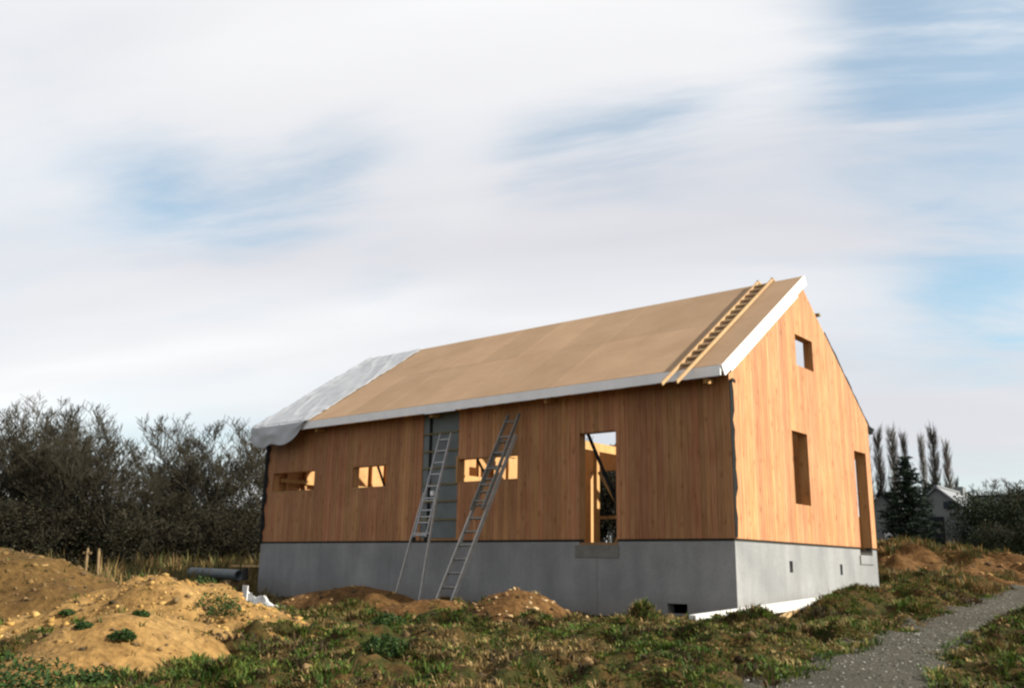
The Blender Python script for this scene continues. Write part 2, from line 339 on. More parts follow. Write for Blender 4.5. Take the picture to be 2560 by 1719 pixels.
# gravel track: a sheet just above the ground
ty = np.concatenate([np.arange(-14, 16, .14), np.arange(16, 34, .6)]); us = np.linspace(0, 1, 22); TX = []; TY = []
for y in ty:
    a, b = track(y); TX.append(a+(b-a)*us+(fbm(a+us*0, y+us*0, .7, 21)-.5)*.45*(us < .08)+(fbm(b+us*0, y+us*0, .7, 25)-.5)*.55*(us > .92)); TY.append(np.full(22, y))
TX, TY = np.array(TX), np.array(TY); TZ = ground(TX, TY)+.012
TZ[:, 0] -= .06; TZ[:, -1] -= .06
ti = np.arange(TX.size).reshape(TX.shape); Ft = np.stack([ti[:-1, :-1], ti[:-1, 1:], ti[1:, 1:], ti[1:, :-1]], -1).reshape(-1, 4)
prop(link('gravel_track', mesh_np('gravel_track', np.stack([TX, TY, TZ], -1).reshape(-1, 3), Ft, True), GRAVEL), kind='structure')

# ------------------------------------------------------------------ the house
house = empty('timber_house', (0, 0, 0))
prop(house, 'unfinished timber house with larch board walls on a grey concrete base', 'house')
def slope_top(y): return HW+(HR-.02-HW)*(1-abs(y-W/2)/(W/2))          # top of the gable walls
def cut_cols(u0, u1, z0, ztop, openings):
    """hexahedra (ua,ub,za,zb_at_ua,zb_at_ub) of a wall strip minus its openings"""
    cuts = sorted({u0, u1, *[o for op in openings for o in op[:2] if u0 < o < u1]}); out = []
    for a, b in zip(cuts[:-1], cuts[1:]):
        m = (a+b)/2; z = z0
        for op in sorted([o for o in openings if o[0] < m < o[1]], key=lambda o: o[2]):
            if op[2] > z: out.append((a, b, z, op[2], op[2]))
            z = max(z, op[3])
        if ztop(m) > z: out.append((a, b, z, ztop(a), ztop(b)))
    return out
def add_cols(mb, cols, v0, v1, axis_):
    for a, b, z0, za, zb in cols:
        if axis_ == 'x': mb.hexa([(a, v0, z0), (b, v0, z0), (b, v1, z0), (a, v1, z0), (a, v0, za), (b, v0, zb), (b, v1, zb), (a, v1, za)])
        else: mb.hexa([(v1, a, z0), (v1, b, z0), (v0, b, z0), (v0, a, z0), (v1, a, za), (v1, b, zb), (v0, b, zb), (v0, a, za)])
    return mb
FO = [(-13.2, -11.48, 1.27, 1.775), (-10.0, -8.81, 1.25, 1.77), (-6.5, -4.83, 1.235, 1.75), (-3.25, -2.4, -.09, 2.06)]
STRIP = (-7.62, -6.52)
GO = [(3.07, 3.96, 3.585, 4.24), (2.63, 3.39, .755, 2.19), (6.02, 6.765, -.12, 2.145)]
BD0, BD1 = -7.78, -6.9
BO = [(-1.45, -.28, .72, 2.05), (BD0, BD1, -.03, 2.15)]
top_f = lambda u: HW
# wall cores
core_f = add_cols(MB(), cut_cols(-L+.2, -.2, .02, top_f, FO), .032, .20, 'x').build('long_wall', SPRUCE, house)
core_g = add_cols(MB(), [c for seg in ((.032, W/2), (W/2, W-.032)) for c in cut_cols(seg[0], seg[1], .02, slope_top, GO)], -.20, -.032, 'y').build('gable_wall', SPRUCE, house)
core_l = add_cols(MB(), [c for seg in ((.032, W/2), (W/2, W-.032)) for c in cut_cols(seg[0], seg[1], .02, slope_top, [])], -L+.032, -L+.20, 'y').build('far_gable_wall', SPRUCE, house)
core_b = add_cols(MB(), cut_cols(-L+.2, -.2, .02, lambda u: 2.74, BO), W-.20, W-.032, 'x').build('back_wall', SPRUCE, house)
for o in (core_f, core_g, core_l, core_b): o['tint'] = 1.0
# boards, one by one
def boards(axis_, lo, hi, openings, ztop, parent, out0, out1, tintf, skip=None, splits=()):
    u = lo
    while u < hi-.02:
        w = random.uniform(.10, .135); v = min(u+w, hi)
        for s in sorted(splits):
            if u < s < v: v = s
        if hi-v < .05: v = hi
        if not (skip and u >= skip[0]-.001 and v <= skip[1]+.001):
            mb = MB(); j = random.uniform(0, .0025); a, b = u+.0026, v-.0026
            cols = cut_cols(a, b, .016, ztop, openings)
            gid = list(range(len(cols))); tv = tintf((u+v)/2)*random.uniform(.95, 1.05)
            for p in range(len(cols)):
                for r in range(p):
                    A, Bc = cols[p], cols[r]
                    if (abs(A[0]-Bc[1]) < 1e-6 or abs(A[1]-Bc[0]) < 1e-6) and min(A[3], Bc[3]) > max(A[2], Bc[2]):
                        g0, g1 = gid[p], gid[r]; gid = [g1 if g == g0 else g for g in gid]
            for g in sorted(set(gid)):
                mb = MB(); cs = [c for c, h in zip(cols, gid) if h == g]
                if axis_ == 'x': add_cols(mb, cs, out0+j, out1, 'x')
                else: add_cols(mb, cs, out1, out0-j, 'y')
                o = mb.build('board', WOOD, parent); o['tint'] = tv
        u = v
def ft(u): return .78 if u > -2.11 else (.90 if u > -4.5 else (.93 if u > -8.35 else (.88 if u > -11.3 else .84)))  # per-panel tones, plus extra darkness painted in for the shaded long wall
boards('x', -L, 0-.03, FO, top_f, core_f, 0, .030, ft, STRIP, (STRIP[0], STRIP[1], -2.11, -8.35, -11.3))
boards('y', 0, W, GO, slope_top, core_g, 0, -.030, lambda u: 1.10 if u < 4.3 else 1.06, None, (W/2, 4.35, 1.9))  # gable boards of the same wood, lightened in colour to look sunlit
# membrane strip left bare in the long wall, with its battens
mb = MB(); zs = [.05, .46, .86, 1.23, 1.6, 1.97, 2.37, 2.84]
for i, (a, b) in enumerate(zip(zs[:-1], zs[1:])):
    MB().box((STRIP[0]+.004, .012+.002*(i % 2), a+.012), (STRIP[1]-.004, .031, b-.012)).build('membrane_sheet', MEMB, core_f)
for z in zs[1:-1]: MB().box((STRIP[0]+.003, -.012, z-.018), (STRIP[1]-.003, .0115, z+.018)).build('batten', BATTEN, core_f)
MB().box((STRIP[0]+.20, -.008, .1), (STRIP[0]+.27, .0112, 2.83)).build('dark_upright', FELT, core_f)  # narrow black strip running up the membrane
# joint strip between timber and concrete, concrete base
mb = MB()
for c in ((-L+.03, -3.25), (-2.4, -.03)): mb.box((c[0], .024, -.03), (c[1], .15, .0155))
for c in ((.16, 6.02), (6.765, W-.03)): mb.box((-.15, c[0], -.03), (-.024, c[1], .0155))
mb.build('sole_plate', SILL, house)
fb = MB(); zb = -2.0
add_cols(fb, cut_cols(-L, 0-.012, zb, lambda u: -.032, [(-1.36, -.96, -1.27, -1.10), (-3.27, -2.38, -.09, .1)]), .012, .25, 'x')
add_cols(fb, cut_cols(.251, W-.251, zb, lambda u: -.032, [(2.21, 2.36, -.54, -.33), (4.75, 4.89, -.575, -.36), (6.0, 6.78, -.15, .1)]), -.25, -.012, 'y')
add_cols(fb, cut_cols(.251, W-.251, zb, lambda u: -.032, []), -L, -L+.25, 'y')
add_cols(fb, cut_cols(-L, -.012, zb, lambda u: -.032, [(BD0, BD1, -.1, .1)]), W-.25, W-.012, 'x')
found = fb.build('foundation_wall', CONC, house)
MB().box((-L+.26, .26, -.2), (-.26, W-.26, -.035)).build('floor_slab', CONC2, house)
MB().box((-3.36, -.004, -.32), (-2.36, .011, -.092)).build('door_sill', CONC2, house)
MB().box((-3.265, .013, -.089), (-2.385, .30, -.05)).build('threshold', SPRUCE, house)['tint'] = .5
MB().box((-.011, 5.95, -.345), (.012, 6.8, -.155)).build('door_sill', CONC, house)
MB().box((-.30, 6.005, -.149), (-.014, 6.775, -.09)).build('threshold', SILL, house)
for a, b in ((-2.86, -2.853),): MB().box((a, .007, -1.4), (b, .0118, -.325)).build('form_seam', CONC2, house)
# roof: near slope only; the far slope is still open
OY, RZ = -.374, HR+.14
def roof_pt(x, s, lift=0):                                             # s metres up the slope from the eave edge
    d = np.array([0, W/2-OY, RZ-2.97]); ln = np.linalg.norm(d); d = d/ln; n = np.array([0, -d[2], d[1]])
    return np.array([x, OY, 2.97])+d*s+n*lift, ln, d, n
_, SLN, SD, SN = roof_pt(0, 0)
X0, X1 = -13.78, .075
def slab(mb, x0, x1, s0, s1, l0, l1):
    q = lambda x, s, l: roof_pt(x, s, l)[0]
    return mb.hexa([q(x0, s0, l0), q(x1, s0, l0), q(x1, s1, l0), q(x0, s1, l0), q(x0, s0, l1), q(x1, s0, l1), q(x1, s1, l1), q(x0, s1, l1)])
slab(MB(), X0+.02, X1-.035, .03, SLN-.02, -.16, -.024).build('roof_structure', SPRUCE, house)['tint'] = .9
xs = np.linspace(X0, X1, 12)
for i in range(11):
    for s0, s1 in ((0, 2.42), (2.42, SLN)):
        slab(MB(), xs[i]+.004, xs[i+1]-.004, s0+.004, s1-.004, -.022, 0+random.uniform(0, .002)).build('roof_board', ROOF, house)
# eave fascia and rake board
q = lambda x, s, l: Vector(roof_pt(x, s, l)[0])
MB().box((X0, OY-.028, 2.775), (X1-.03, OY-.001, 2.958)).build('fascia_board', WHITE, house)
slab(MB(), X1-.029, X1+.004, -.025, SLN+.03, -.205, -.004).build('rake_board', WHITE, house)
slab(MB(), X1-.075, X1-.045, .35, SLN-.5, -.285, -.165).build('soffit_strip', WHITE, house)
for x in (-11.2, -7.15, -3.9, -.33):
    MB().bar((x, .3, 2.78), (x, OY+.10, 2.74), .06, .09).build('rafter_tail', SPRUCE, house)['tint'] = 1.0
# black felt hanging at the corners and along the open verge
def ribbon(name, pts, width_dir, w0, thick_dir, t, parent, seed, wob=1.0):
    r = random.Random(seed); V = []; Fq = []; td = Vector(thick_dir)*t
    for i, p in enumerate(pts):
        p = Vector(p); w = Vector(width_dir)*(w0*(1-.45*wob+.9*wob*r.random())); k = Vector(thick_dir)*(.012*r.random())
        V += [p+k, p+k+w, p+k+w+td, p+k+td]
        if i:
            b = 4*i; a = b-4
            for j in range(4): Fq.append((a+j, a+(j+1) % 4, b+(j+1) % 4, b+j))
    n = len(V); Fq += [(3, 2, 1, 0), (n-4, n-3, n-2, n-1)]
    me = bpy.data.meshes.new(name); me.from_pydata([tuple(v) for v in V], [], Fq); me.update(); return link(name, me, FELT, parent)
ribbon('felt_strip', [(.004, -.012, z) for z in np.linspace(.03, 2.74, 17)], (0, 1, 0), .12, (1, 0, 0), .006, house, 3)
ribbon('felt_strip', [(-L-.03, -.012, z) for z in np.linspace(.0, 2.55, 20)], (1, 0, 0), .13, (0, -1, 0), .006, house, 4)
ribbon('felt_strip', [(-.015, y, slope_top(y)+.004) for y in np.linspace(4.75, W+.13, 22)], (0, .5, .7), .12, (-1, 0, 0), .05, house, 5, .3)
MB().bar((-.05, W+.04, 2.78), (.03, W+.17, 2.70), .09, .14).build('purlin_end', FELT, house)
MB().bar((-.3, 4.36, slope_top(4.36)+.10), (.06, 4.36, slope_top(4.36)+.09), .09, .06).build('purlin_end', BATTEN, house)
ribbon('felt_strip', [(.006, .02, 2.78), (.02, .06, 2.80), (.03, .16, 2.78)], (0, 0, -1), .09, (1, 0, 0), .02, house, 8)
# timber frame inside
T0 = SPRUCE
def beam(name, p, q, w, h, tint=1.0, up=(0, 0, 1), m=None, parent=None):
    o = MB().bar(p, q, w, h, up).build(name, m or SPRUCE, parent or house)
    o['tint'] = tint; return o
beam('ridge_beam', (-L+.21, W/2, HR-.18), (-.21, W/2, HR-.18), .12, .24)
for tx in (-3.9, -6.6, -9.4):
    beam('tie_beam', (tx, .21, 2.60), (tx, W-.21, 2.60), .10, .22)
    beam('king_post', (tx, W/2, 2.72), (tx, W/2, HR-.31), .12, .12, up=(1, 0, 0))
    for s in (-1, 1):
        beam('strut', (tx, W/2+s*.12, 2.74), (tx, W/2+s*1.05, slope_top(W/2+1.05)-.12), .09, .12, up=(1, 0, 0))
    beam('rafter', (tx, W-.05, 2.80), (tx, W/2+.08, HR-.02), .08, .16, up=(1, 0, 0))
    beam('post', (tx, W/2+1.9, -.03), (tx, W/2+1.9, 2.48), .12, .12, up=(1, 0, 0))
beam('wall_plate', (-L+.21, W-.12, 2.80), (-.21, W-.12, 2.80), .14, .11)
# partition of upright studs and rails, and studs on the far gable
part_ = add_cols(MB(), cut_cols(2.2, W-.21, -.03, lambda u: 2.45, [(3.4, 4.3, -.03, 2.05)]), -9.38, -9.30, 'y').build('partition_wall', SPRUCE, house); part_['tint'] = .95
for y in np.arange(.5, W-.3, .6): beam('stud', (-L+.26, y, -.02), (-L+.26, y, slope_top(y)-.25), .06, .115, .95, up=(1, 0, 0))
beam('rail', (-L+.345, .25, 1.62), (-L+.345, W-.25, 1.62), .045, .10, 1.05)
for y in np.arange(2.5, W-.3, .62): beam('stud', (-9.26, y, -.02), (-9.26, y, 2.44), .07, .075, 1.0, up=(1, 0, 0))
beam('rail', (-9.20, 2.2, 1.5), (-9.20, 3.35, 1.5), .045, .18, 1.0)
beam('loft_board', (-9.0, 1.6, 1.62), (-9.0, 6.4, 1.62), .05, .30, 1.05)
beam('loft_board', (-8.9, 1.2, 1.20), (-8.9, 6.6, 1.20), .05, .24, .8)
# temporary props standing behind the openings
beam('prop', (-9.45, .24, 1.9), (-8.95, .24, 1.0), .035, .05, m=FELT)
beam('prop', (-6.30, .24, 1.95), (-5.65, .24, 1.0), .035, .045, m=FELT)
beam('prop', (-3.24, .225, 2.15), (-2.35, .24, .30), .045, .055, m=FELT)
beam('prop', (-3.2, .6, 1.35), (-2.3, .55, .05), .05, .05, .9)
beam('batten', (-3.5, 1.0, .48), (-2.3, 1.0, .48), .05, .06, 1.05)
beam('batten', (-2.95, .8, -.02), (-2.6, .9, .6), .05, .06, 1.0)
beam('window_frame', (-6.53, .008, 1.245), (-6.53, .008, 1.82), .055, .05, .9, up=(1, 0, 0))
for (a, b, z0, z1) in FO[:3]: MB().box((a+.003, -.006, z0+.001), (b-.003, .19, z0+.018)).build('window_sill', LADDERWOOD, house)['tint'] = .85

# ------------------------------------------------------------------ tarpaulin over the unfinished end of the roof
def make_tarp():
    xs_ = np.linspace(-13.74, -11.36, 44); ss = np.r_[np.linspace(SLN+.03, .0, 60), -np.linspace(.0001, .54, 20)]
    V = []
    for s in ss:
        for x in xs_:
            u = (x+13.74)/2.38
            xe = x+(.0 if s > 0 else 0)-.12*(s/SLN)*(1-u)*0
            wr = (vn(x*2+s, s*1.2, .8, 31)-.5)*.02+(vn(x*3-s*2, s*2, .35, 33)-.5)*.02+.016*max(0, 1-abs(2*vn(x*1.0+s*.6, s*.5-x*.3, .6, 35)-1)*5)+.014*max(0, 1-abs(2*vn(x*1.7-s*.9, s*.6, .45, 37)-1)*6)
            if s >= 0:
                p = roof_pt(x-.0, s, .028+max(wr, -.012)+.02*(u < .05))[0]
                p[0] += .10*(s/SLN)*(1-u) + (fbm(x, s, .8, 40)-.5)*.05*(u > .97)
            else:
                hang = -s*(1.0-.9*max(0, (u-.5)/.5)**1.7-.25*max(0, .25-u)/.25+.12*math.sin(11*u))
                fold = .03*math.sin(9*u+1.2+2*s)+.015*math.sin(23*u-3*s)+(vn(u*9, s*5, 1, 39)-.5)*.05
                p = np.array([x+.16*(u < .5)*(-s)*(.5-u)*2, OY-.055-.05*math.sin(min(1, -s/.3)*1.57)+fold*min(1, -s*4), 2.985-hang-.05*min(1, -s*8)*math.sin(3.0*u)])
            V.append(p)
    n, m = len(ss), len(xs_); ix = np.arange(n*m).reshape(n, m)
    Fq = np.stack([ix[:-1, :-1], ix[1:, :-1], ix[1:, 1:], ix[:-1, 1:]], -1); Fq = np.delete(Fq, 59, 0).reshape(-1, 4)
    V = np.array(V); V[ix[60]] = V[ix[59]]
    o = link('tarpaulin', mesh_np('tarpaulin', V, Fq, True), TARPM)
    sm = o.modifiers.new('thick', 'SOLIDIFY'); sm.thickness = .004; return o
prop(make_tarp(), 'grey white tarpaulin draped over the unfinished end of the roof', 'tarpaulin')

# ------------------------------------------------------------------ ladders
def ladder_section(root, p0, p1, w0, w1, rungs, m, mr, rail=(.028, .07), lift=0, feet=True, xdir=(1, 0, 0), rung_r=.016, span=(0, 1)):
    p0, p1 = Vector(p0), Vector(p1); xd = Vector(xdir); d = (p1-p0).normalized(); nrm = xd.cross(d).normalized()
    off = nrm*lift
    for s in (-1, 1):
        a, b = p0+xd*s*w0/2+off, p1+xd*s*w1/2+off
        MB().bar(a, b, rail[0], rail[1], nrm).build('rail', m, root)
        if feet: MB().bar(a-d*.01, a+d*.09, rail[0]+.02, rail[1]+.02, nrm).build('rubber_foot', RUB, root)
    for i in range(rungs):
        t = span[0]+(span[1]-span[0])*(i+.5)/rungs; c = p0.lerp(p1, t)+off; w = w0+(w1-w0)*t
        MB().bar(c-xd*(w/2-.01), c+xd*(w/2-.01), rung_r*1.6, rung_r*2.2, nrm).build('rung', mr, root)
la = empty('aluminium_ladder', (-6.74, -1.2, -1.3))
prop(la, 'slim pale aluminium ladder leaning on the bare grey membrane strip', 'ladder')
B = Vector((-6.74, -1.2, -1.3))
rel = lambda p: tuple(Vector(p)-B)
ladder_section(la, rel((-6.80, -.82, -.03)), rel((-6.80, -.115, 2.32)), .35, .33, 9, ALUL, ALUL, (.022, .05), 0, True, rung_r=.012)
ladder_section(la, rel((-6.72, -1.26, -1.3)), rel((-6.82, -.56, 1.02)), .74, .40, 3, ALU, ALU, (.024, .05), -.055, False, rung_r=.012, span=(.55, 1))
MB().box(rel((-6.68, -.66, .93)), rel((-6.62, -.6, 1.02))).build('rail_guide', WHITE, la)
lb = empty('aluminium_ladder', (-5.18, -1.75, -1.25))
prop(lb, 'heavy grey extension ladder leaning on the larch boards across a window', 'ladder')
B = Vector((-5.18, -1.75, -1.25))
ladder_section(lb, rel((-5.19, -1.78, -1.3)), rel((-4.89, -.24, 2.13)), .40, .37, 13, ALU, ALUD, (.03, .085), -.03, True, rung_r=.019)
ladder_section(lb, rel((-5.01, -.98, .55)), rel((-4.83, -.09, 2.55)), .31, .30, 6, ALUD, ALUD, (.026, .075), .05, False, rung_r=.016)
rl = empty('roof_ladder', (-.7, OY, 2.97))
prop(rl, 'pale wooden roof ladder lying on the roof slope near the ridge end', 'ladder')
ro = Vector((-.7, OY, 2.97))
xr = lambda s, e: (-.50-.115*(s/SLN)) if e else (-.80-.145*(s/SLN))
for e in (0, 1):
    a, b = q(xr(-.72, e), -.72, .05), q(xr(SLN+.03, e), SLN+.03, .05)
    MB().bar(a-ro, b-ro, .030, .06, Vector(SN)).build('rail', LADDERWOOD, rl)['tint'] = .88
for i in range(15):
    s = .15+i*(SLN-.25)/14.5
    a, b = q(xr(s, 0)+.024, s, .045), q(xr(s, 1)-.024, s, .045)
    MB().bar(a-ro, b-ro, .075, .03, Vector(SN)).build('rung', LADDERWOOD, rl)['tint'] = .72
for e in (0, 1):
    b = q(xr(SLN, e), SLN+.0, .08)
    MB().bar(b-ro, b+Vector((0, .16, -.04))-ro, .04, .045).build('ridge_hook', LADDERWOOD, rl)['tint'] = .8

# ------------------------------------------------------------------ heaps
HEAPS = []
def heap(name, cx, cy, rx, ry, h, rot, m, label, seed, lump=.16, sharp=1.35, extra=None, res=.09):
    n = int(2.4*max(rx, ry)/res); g = np.linspace(-1.15, 1.15, min(n, 90)); A, Bq = np.meshgrid(g, g)
    ca, sa = math.cos(rot), math.sin(rot)
    X = cx+A*rx*ca-Bq*ry*sa; Y = cy+A*rx*sa+Bq*ry*ca
    def hf(X, Y):
        dx, dy = X-cx, Y-cy; a = (dx*ca+dy*sa)/rx; b = (-dx*sa+dy*ca)/ry
        r = np.maximum(np.sqrt(a*a+b*b)+(fbm(X, Y, 1.1, seed)-.5)*.45, 0)
        z = h*np.clip(1-r**sharp, -.6, 1)
        if extra: z = z+extra(a, b)*h
        z = z+(fbm(X, Y, .5, seed+4, 4, .55)-.5)*lump*2+(fbm(X, Y, 1.3, seed+7)-.5)*lump*2
        return base(X, Y)+z
    Z = hf(X, Y); Z = np.where((np.abs(A) > 1.1) | (np.abs(Bq) > 1.1), Z-.5, Z)
    ix = np.arange(X.size).reshape(X.shape); Fq = np.stack([ix[:-1, :-1], ix[:-1, 1:], ix[1:, 1:], ix[1:, :-1]], -1).reshape(-1, 4)
    o = link(name, mesh_np(name, np.stack([X-cx, Y-cy, Z], -1).reshape(-1, 3), Fq, True), m); o.location = (cx, cy, 0)
    prop(o, label, 'heap'); HEAPS.append((hf, cx, cy, max(rx, ry)*1.1, m)); return o
e1 = heap('earth_heap', -11.6, -7.3, 3.4, 2.5, 1.12, .35, EARTH, 'tall smooth brown earth heap in front of the bare hedge', 50, .07)
e2 = heap('sand_heap', -5.45, -7.6, 2.35, 2.0, .80, .42, SAND, 'lumpy yellow sand heap with weeds growing on it', 60, .165)
e3 = heap('sand_heap', -2.8, -9.3, 2.4, 1.15, .55, -1.0, SAND, 'low tongue of smooth yellow sand spilling down from the sand heap', 66, .05)
e4 = heap('earth_heap', -6.6, -2.75, 1.9, .75, .46, .45, CLAY, 'low brown earth heap by the concrete wall past the ladders', 70, .06)
e5 = heap('earth_heap', -2.55, -2.7, 1.25, .8, .50, .55, CLAY, 'rounded red brown earth heap with pale stones before the concrete wall', 74, .07)
e6 = heap('earth_heap', -4.4, -2.9, 1.5, .6, .30, .5, CLAY, 'long low earth ridge at the feet of the two ladders', 78, .08)
e7 = heap('earth_heap', 1.15, 2.5, 1.5, .75, .42, 1.45, GROUND, 'grassy bank of earth beside the sunlit concrete gable base', 82, .10)
e8 = heap('earth_bank', -.3, 13.2, 5.0, 2.2, .62, .1, CLAY, 'rusty brown earth bank behind the house below the dark bushes', 86, .26)
e9 = heap('earth_bank', 7.5, 12.0, 4.0, 2.5, .75, .2, CLAY, 'ochre earth bank beyond the gravel track', 89, .08)
def topz(x, y):
    z = ground(x, y)
    for hf, cx, cy, r, m in HEAPS:
        near = np.hypot(x-cx, y-cy) < r*1.15
        if np.any(near): z = np.where(near, np.maximum(z, hf(x, y)), z)
    return z

# ------------------------------------------------------------------ scattered stuff
ICO = np.array([(0, 0, 1), (.894, 0, .447), (.276, .851, .447), (-.724, .526, .447), (-.724, -.526, .447), (.276, -.851, .447), (.724, .526, -.447), (-.276, .851, -.447), (-.894, 0, -.447), (-.276, -.851, -.447), (.724, -.526, -.447), (0, 0, -1)])
ICF = np.array([(0, 1, 2), (0, 2, 3), (0, 3, 4), (0, 4, 5), (0, 5, 1), (1, 6, 2), (2, 7, 3), (3, 8, 4), (4, 9, 5), (5, 10, 1), (6, 7, 2), (7, 8, 3), (8, 9, 4), (9, 10, 5), (10, 6, 1), (11, 7, 6), (11, 8, 7), (11, 9, 8), (11, 10, 9), (11, 6, 10)])
def stones(name, P, size, cols, flat=.7, parent=None):
    n = len(P); sc = size[:, None, None]*(.55+.9*rng.random((n, 12, 1)))*np.array([1, 1, flat])
    ang = rng.random(n)*6.28; c, s = np.cos(ang)[:, None], np.sin(ang)[:, None]
    v = ICO[None]*sc*(.7+.6*rng.random((n, 1, 3))); V = np.stack([v[..., 0]*c-v[..., 1]*s, v[..., 0]*s+v[..., 1]*c, v[..., 2]], -1)+P[:, None]
    Fq = (ICF[None]+np.arange(n)[:, None, None]*12).reshape(-1, 3)
    o = link(name, mesh_np(name, V.reshape(-1, 3), Fq, False, np.repeat(cols, 12, 0)), STONE)
    if parent: o.parent = parent; o.matrix_parent_inverse = Matrix.Translation(-Vector(parent.location))
    return o
def pick(cols, n, var=.25):
    c = np.array(cols)[rng.integers(0, len(cols), n)]; return c*(1-var+2*var*rng.random((n, 1)))
def on_heap(k, n, lim=.95):
    hf, cx, cy, r, m = HEAPS[k]; x = cx+(rng.random(n)*2-1)*r; y = cy+(rng.random(n)*2-1)*r
    z = hf(x, y); ok = z > ground(x, y)+.03; return np.stack([x, y, z], -1)[ok]
for k, par, n, smin, smax, cols in [(0, e1, 420, .03, .08, [(.15, .09, .032), (.09, .06, .025), (.2, .125, .05)]), (1, e2, 1100, .02, .065, [(.34, .20, .06), (.40, .25, .085), (.25, .14, .045), (.31, .18, .055)]),
                              (2, e3, 120, .02, .05, [(.34, .20, .065), (.24, .14, .05)]), (3, e4, 160, .02, .06, [(.26, .15, .06), (.38, .25, .12)]),
                              (4, e5, 240, .02, .06, [(.36, .24, .12), (.20, .11, .05), (.40, .28, .15)]), (5, e6, 240, .02, .08, [(.22, .125, .05), (.09, .05, .025)]),
                              (7, e8, 1100, .03, .13, [(.20, .11, .042), (.07, .042, .02), (.27, .16, .06)]), (8, e9, 200, .03, .1, [(.3, .16, .06), (.36, .21, .08)])]:
    P = on_heap(k, n); s = smin+(smax-smin)*rng.random(len(P))**3; P[:, 2] -= s*.15
    prop(stones('clods', P, s, pick(cols, len(P)), .75, par), kind='stuff')
# loose clods in the rough turf and pebbles on the track
n = 9000; x = -16+26*rng.random(n); y = -12+22*rng.random(n); ok = (~in_track(x, y, .1)) & (dist_house(x, y) > .25); x, y = x[ok], y[ok]
P = np.stack([x, y, topz(x, y)], -1); s = .012+.045*rng.random(len(x))**2.5
prop(stones('loose_clods', P, s, pick([(.10, .062, .03), (.14, .09, .04), (.18, .11, .05), (.05, .036, .02)], len(x))), 'scattered brown earth clods lying in the rough grass', 'clods', kind='stuff')
n = 7000; y = -12+26*rng.random(n)**1.3; a, b = track(y); x = a+(b-a)*rng.random(n)
P = np.stack([x, y, ground(x, y)+.012], -1); s = .006+.014*rng.random(n)**2
prop(stones('gravel_stones', P, s, pick([(.12, .113, .095), (.16, .152, .13), (.07, .068, .058), (.20, .19, .165)], n)), 'grey gravel stones loose on the track', 'gravel', kind='stuff')

def blades(name, P, nb, hmin, hmax, wid, cols, lean=.5, spread=.06, m=LEAF):
    """tufts of bent blades at points P"""
    k = len(P); Q = np.repeat(P, nb, 0); N_ = len(Q); th = np.repeat((.45+.75*rng.random(k))*(.45+1.5*np.clip((fbm(P[:, 0], P[:, 1], .55, 151, 2)-.3)*2, 0, 1)), nb)
    ang = rng.random(N_)*6.283; r = spread*np.sqrt(rng.random(N_)); Q = Q+np.stack([np.cos(ang)*r, np.sin(ang)*r, np.zeros(N_)-.01], -1)
    h = (hmin+(hmax-hmin)*rng.random(N_))*th; ln = lean*(.2+rng.random(N_)); a2 = ang+(rng.random(N_)-.5)*1.6
    d = np.stack([np.cos(a2), np.sin(a2), np.zeros(N_)], -1); sd = np.stack([-np.sin(a2), np.cos(a2), np.zeros(N_)], -1)*(wid*(.6+.8*rng.random(N_)))[:, None]
    up = np.array([0, 0, 1.0]); hh = h[:, None]; l = ln[:, None]
    v0, v1 = Q-sd, Q+sd; mid = Q+up*hh*.6+d*hh*l*.3; v2, v3 = mid+sd*.8, mid-sd*.8; tip = Q+up*hh*(.98-.25*l)+d*hh*l
    V = np.stack([v0, v1, v2, v3, tip], 1).reshape(-1, 3); o = np.arange(N_)[:, None]*5
    Ft_ = np.concatenate([o+np.array([0, 1, 2]), o+np.array([0, 2, 3]), o+np.array([3, 2, 4])], 0)
    cc = np.repeat(cols, nb, 0)*(.75+.5*rng.random((N_, 1))); cc = np.repeat(cc, 5, 0)
    return link(name, mesh_np(name, V, Ft_, False, cc), m)
def field(n, x0, x1, y0, y1):
    x = x0+(x1-x0)*rng.random(n); y = y0+(y1-y0)*rng.random(n); return x, y
def sandy(x, y):
    f = np.zeros(len(x), bool)
    for k in (0, 1, 2, 3, 4, 5):
        hf, cx, cy, r, m = HEAPS[k]; f |= (hf(x, y) > ground(x, y)+.02)
    return f
# keep the foreground tufts inside the wedge the camera can see
def wedge(x, y, near=5.0, far=40):
    dx, dy = x-C[0], y-C[1]; f = dx*Fw[0]+dy*Fw[1]; r = dx*Rt[0]+dy*Rt[1]
    return (f > near) & (f < far) & (np.abs(r) < f*.66+1.2)
x, y = field(150000, -17, 9, -12.5, 10); g = fbm(x, y, 1.5, 90); g2 = fbm(x, y, .5, 95)
ok = wedge(x, y) & (~in_track(x, y, -.22)) & (dist_house(x, y) > .12) & (~((x > -.1) & (x < .75) & (y > -1.7) & (y < 1.9))) & (g*.5+g2*.5 > .43) & ((~sandy(x, y)) | (rng.random(len(x)) < .03))
x, y = x[ok], y[ok]; keep = rng.random(len(x)) < .8; x, y = x[keep], y[keep]
P = np.stack([x, y, topz(x, y)], -1)
prop(blades('green_grass', P, 7, .02, .085, .009, pick([(.052, .095, .013), (.080, .118, .018), (.034, .068, .011), (.115, .122, .025)], len(P)), 1.2, .08), 'short rough green grass over the building plot', 'grass', kind='stuff')
x, y = field(120000, -17, 9, -12.5, 10); g = fbm(x, y, 1.3, 101); g2 = fbm(x, y, .45, 105)
ok = wedge(x, y) & (~in_track(x, y, -.15)) & (dist_house(x, y) > .12) & (~((x > -.1) & (x < .75) & (y > -1.7) & (y < 1.9) & (rng.random(len(x)) < .8))) & (g*.5+g2*.5 > .51) & ((~sandy(x, y)) | (rng.random(len(x)) < .012))
x, y = x[ok], y[ok]; P = np.stack([x, y, topz(x, y)], -1)
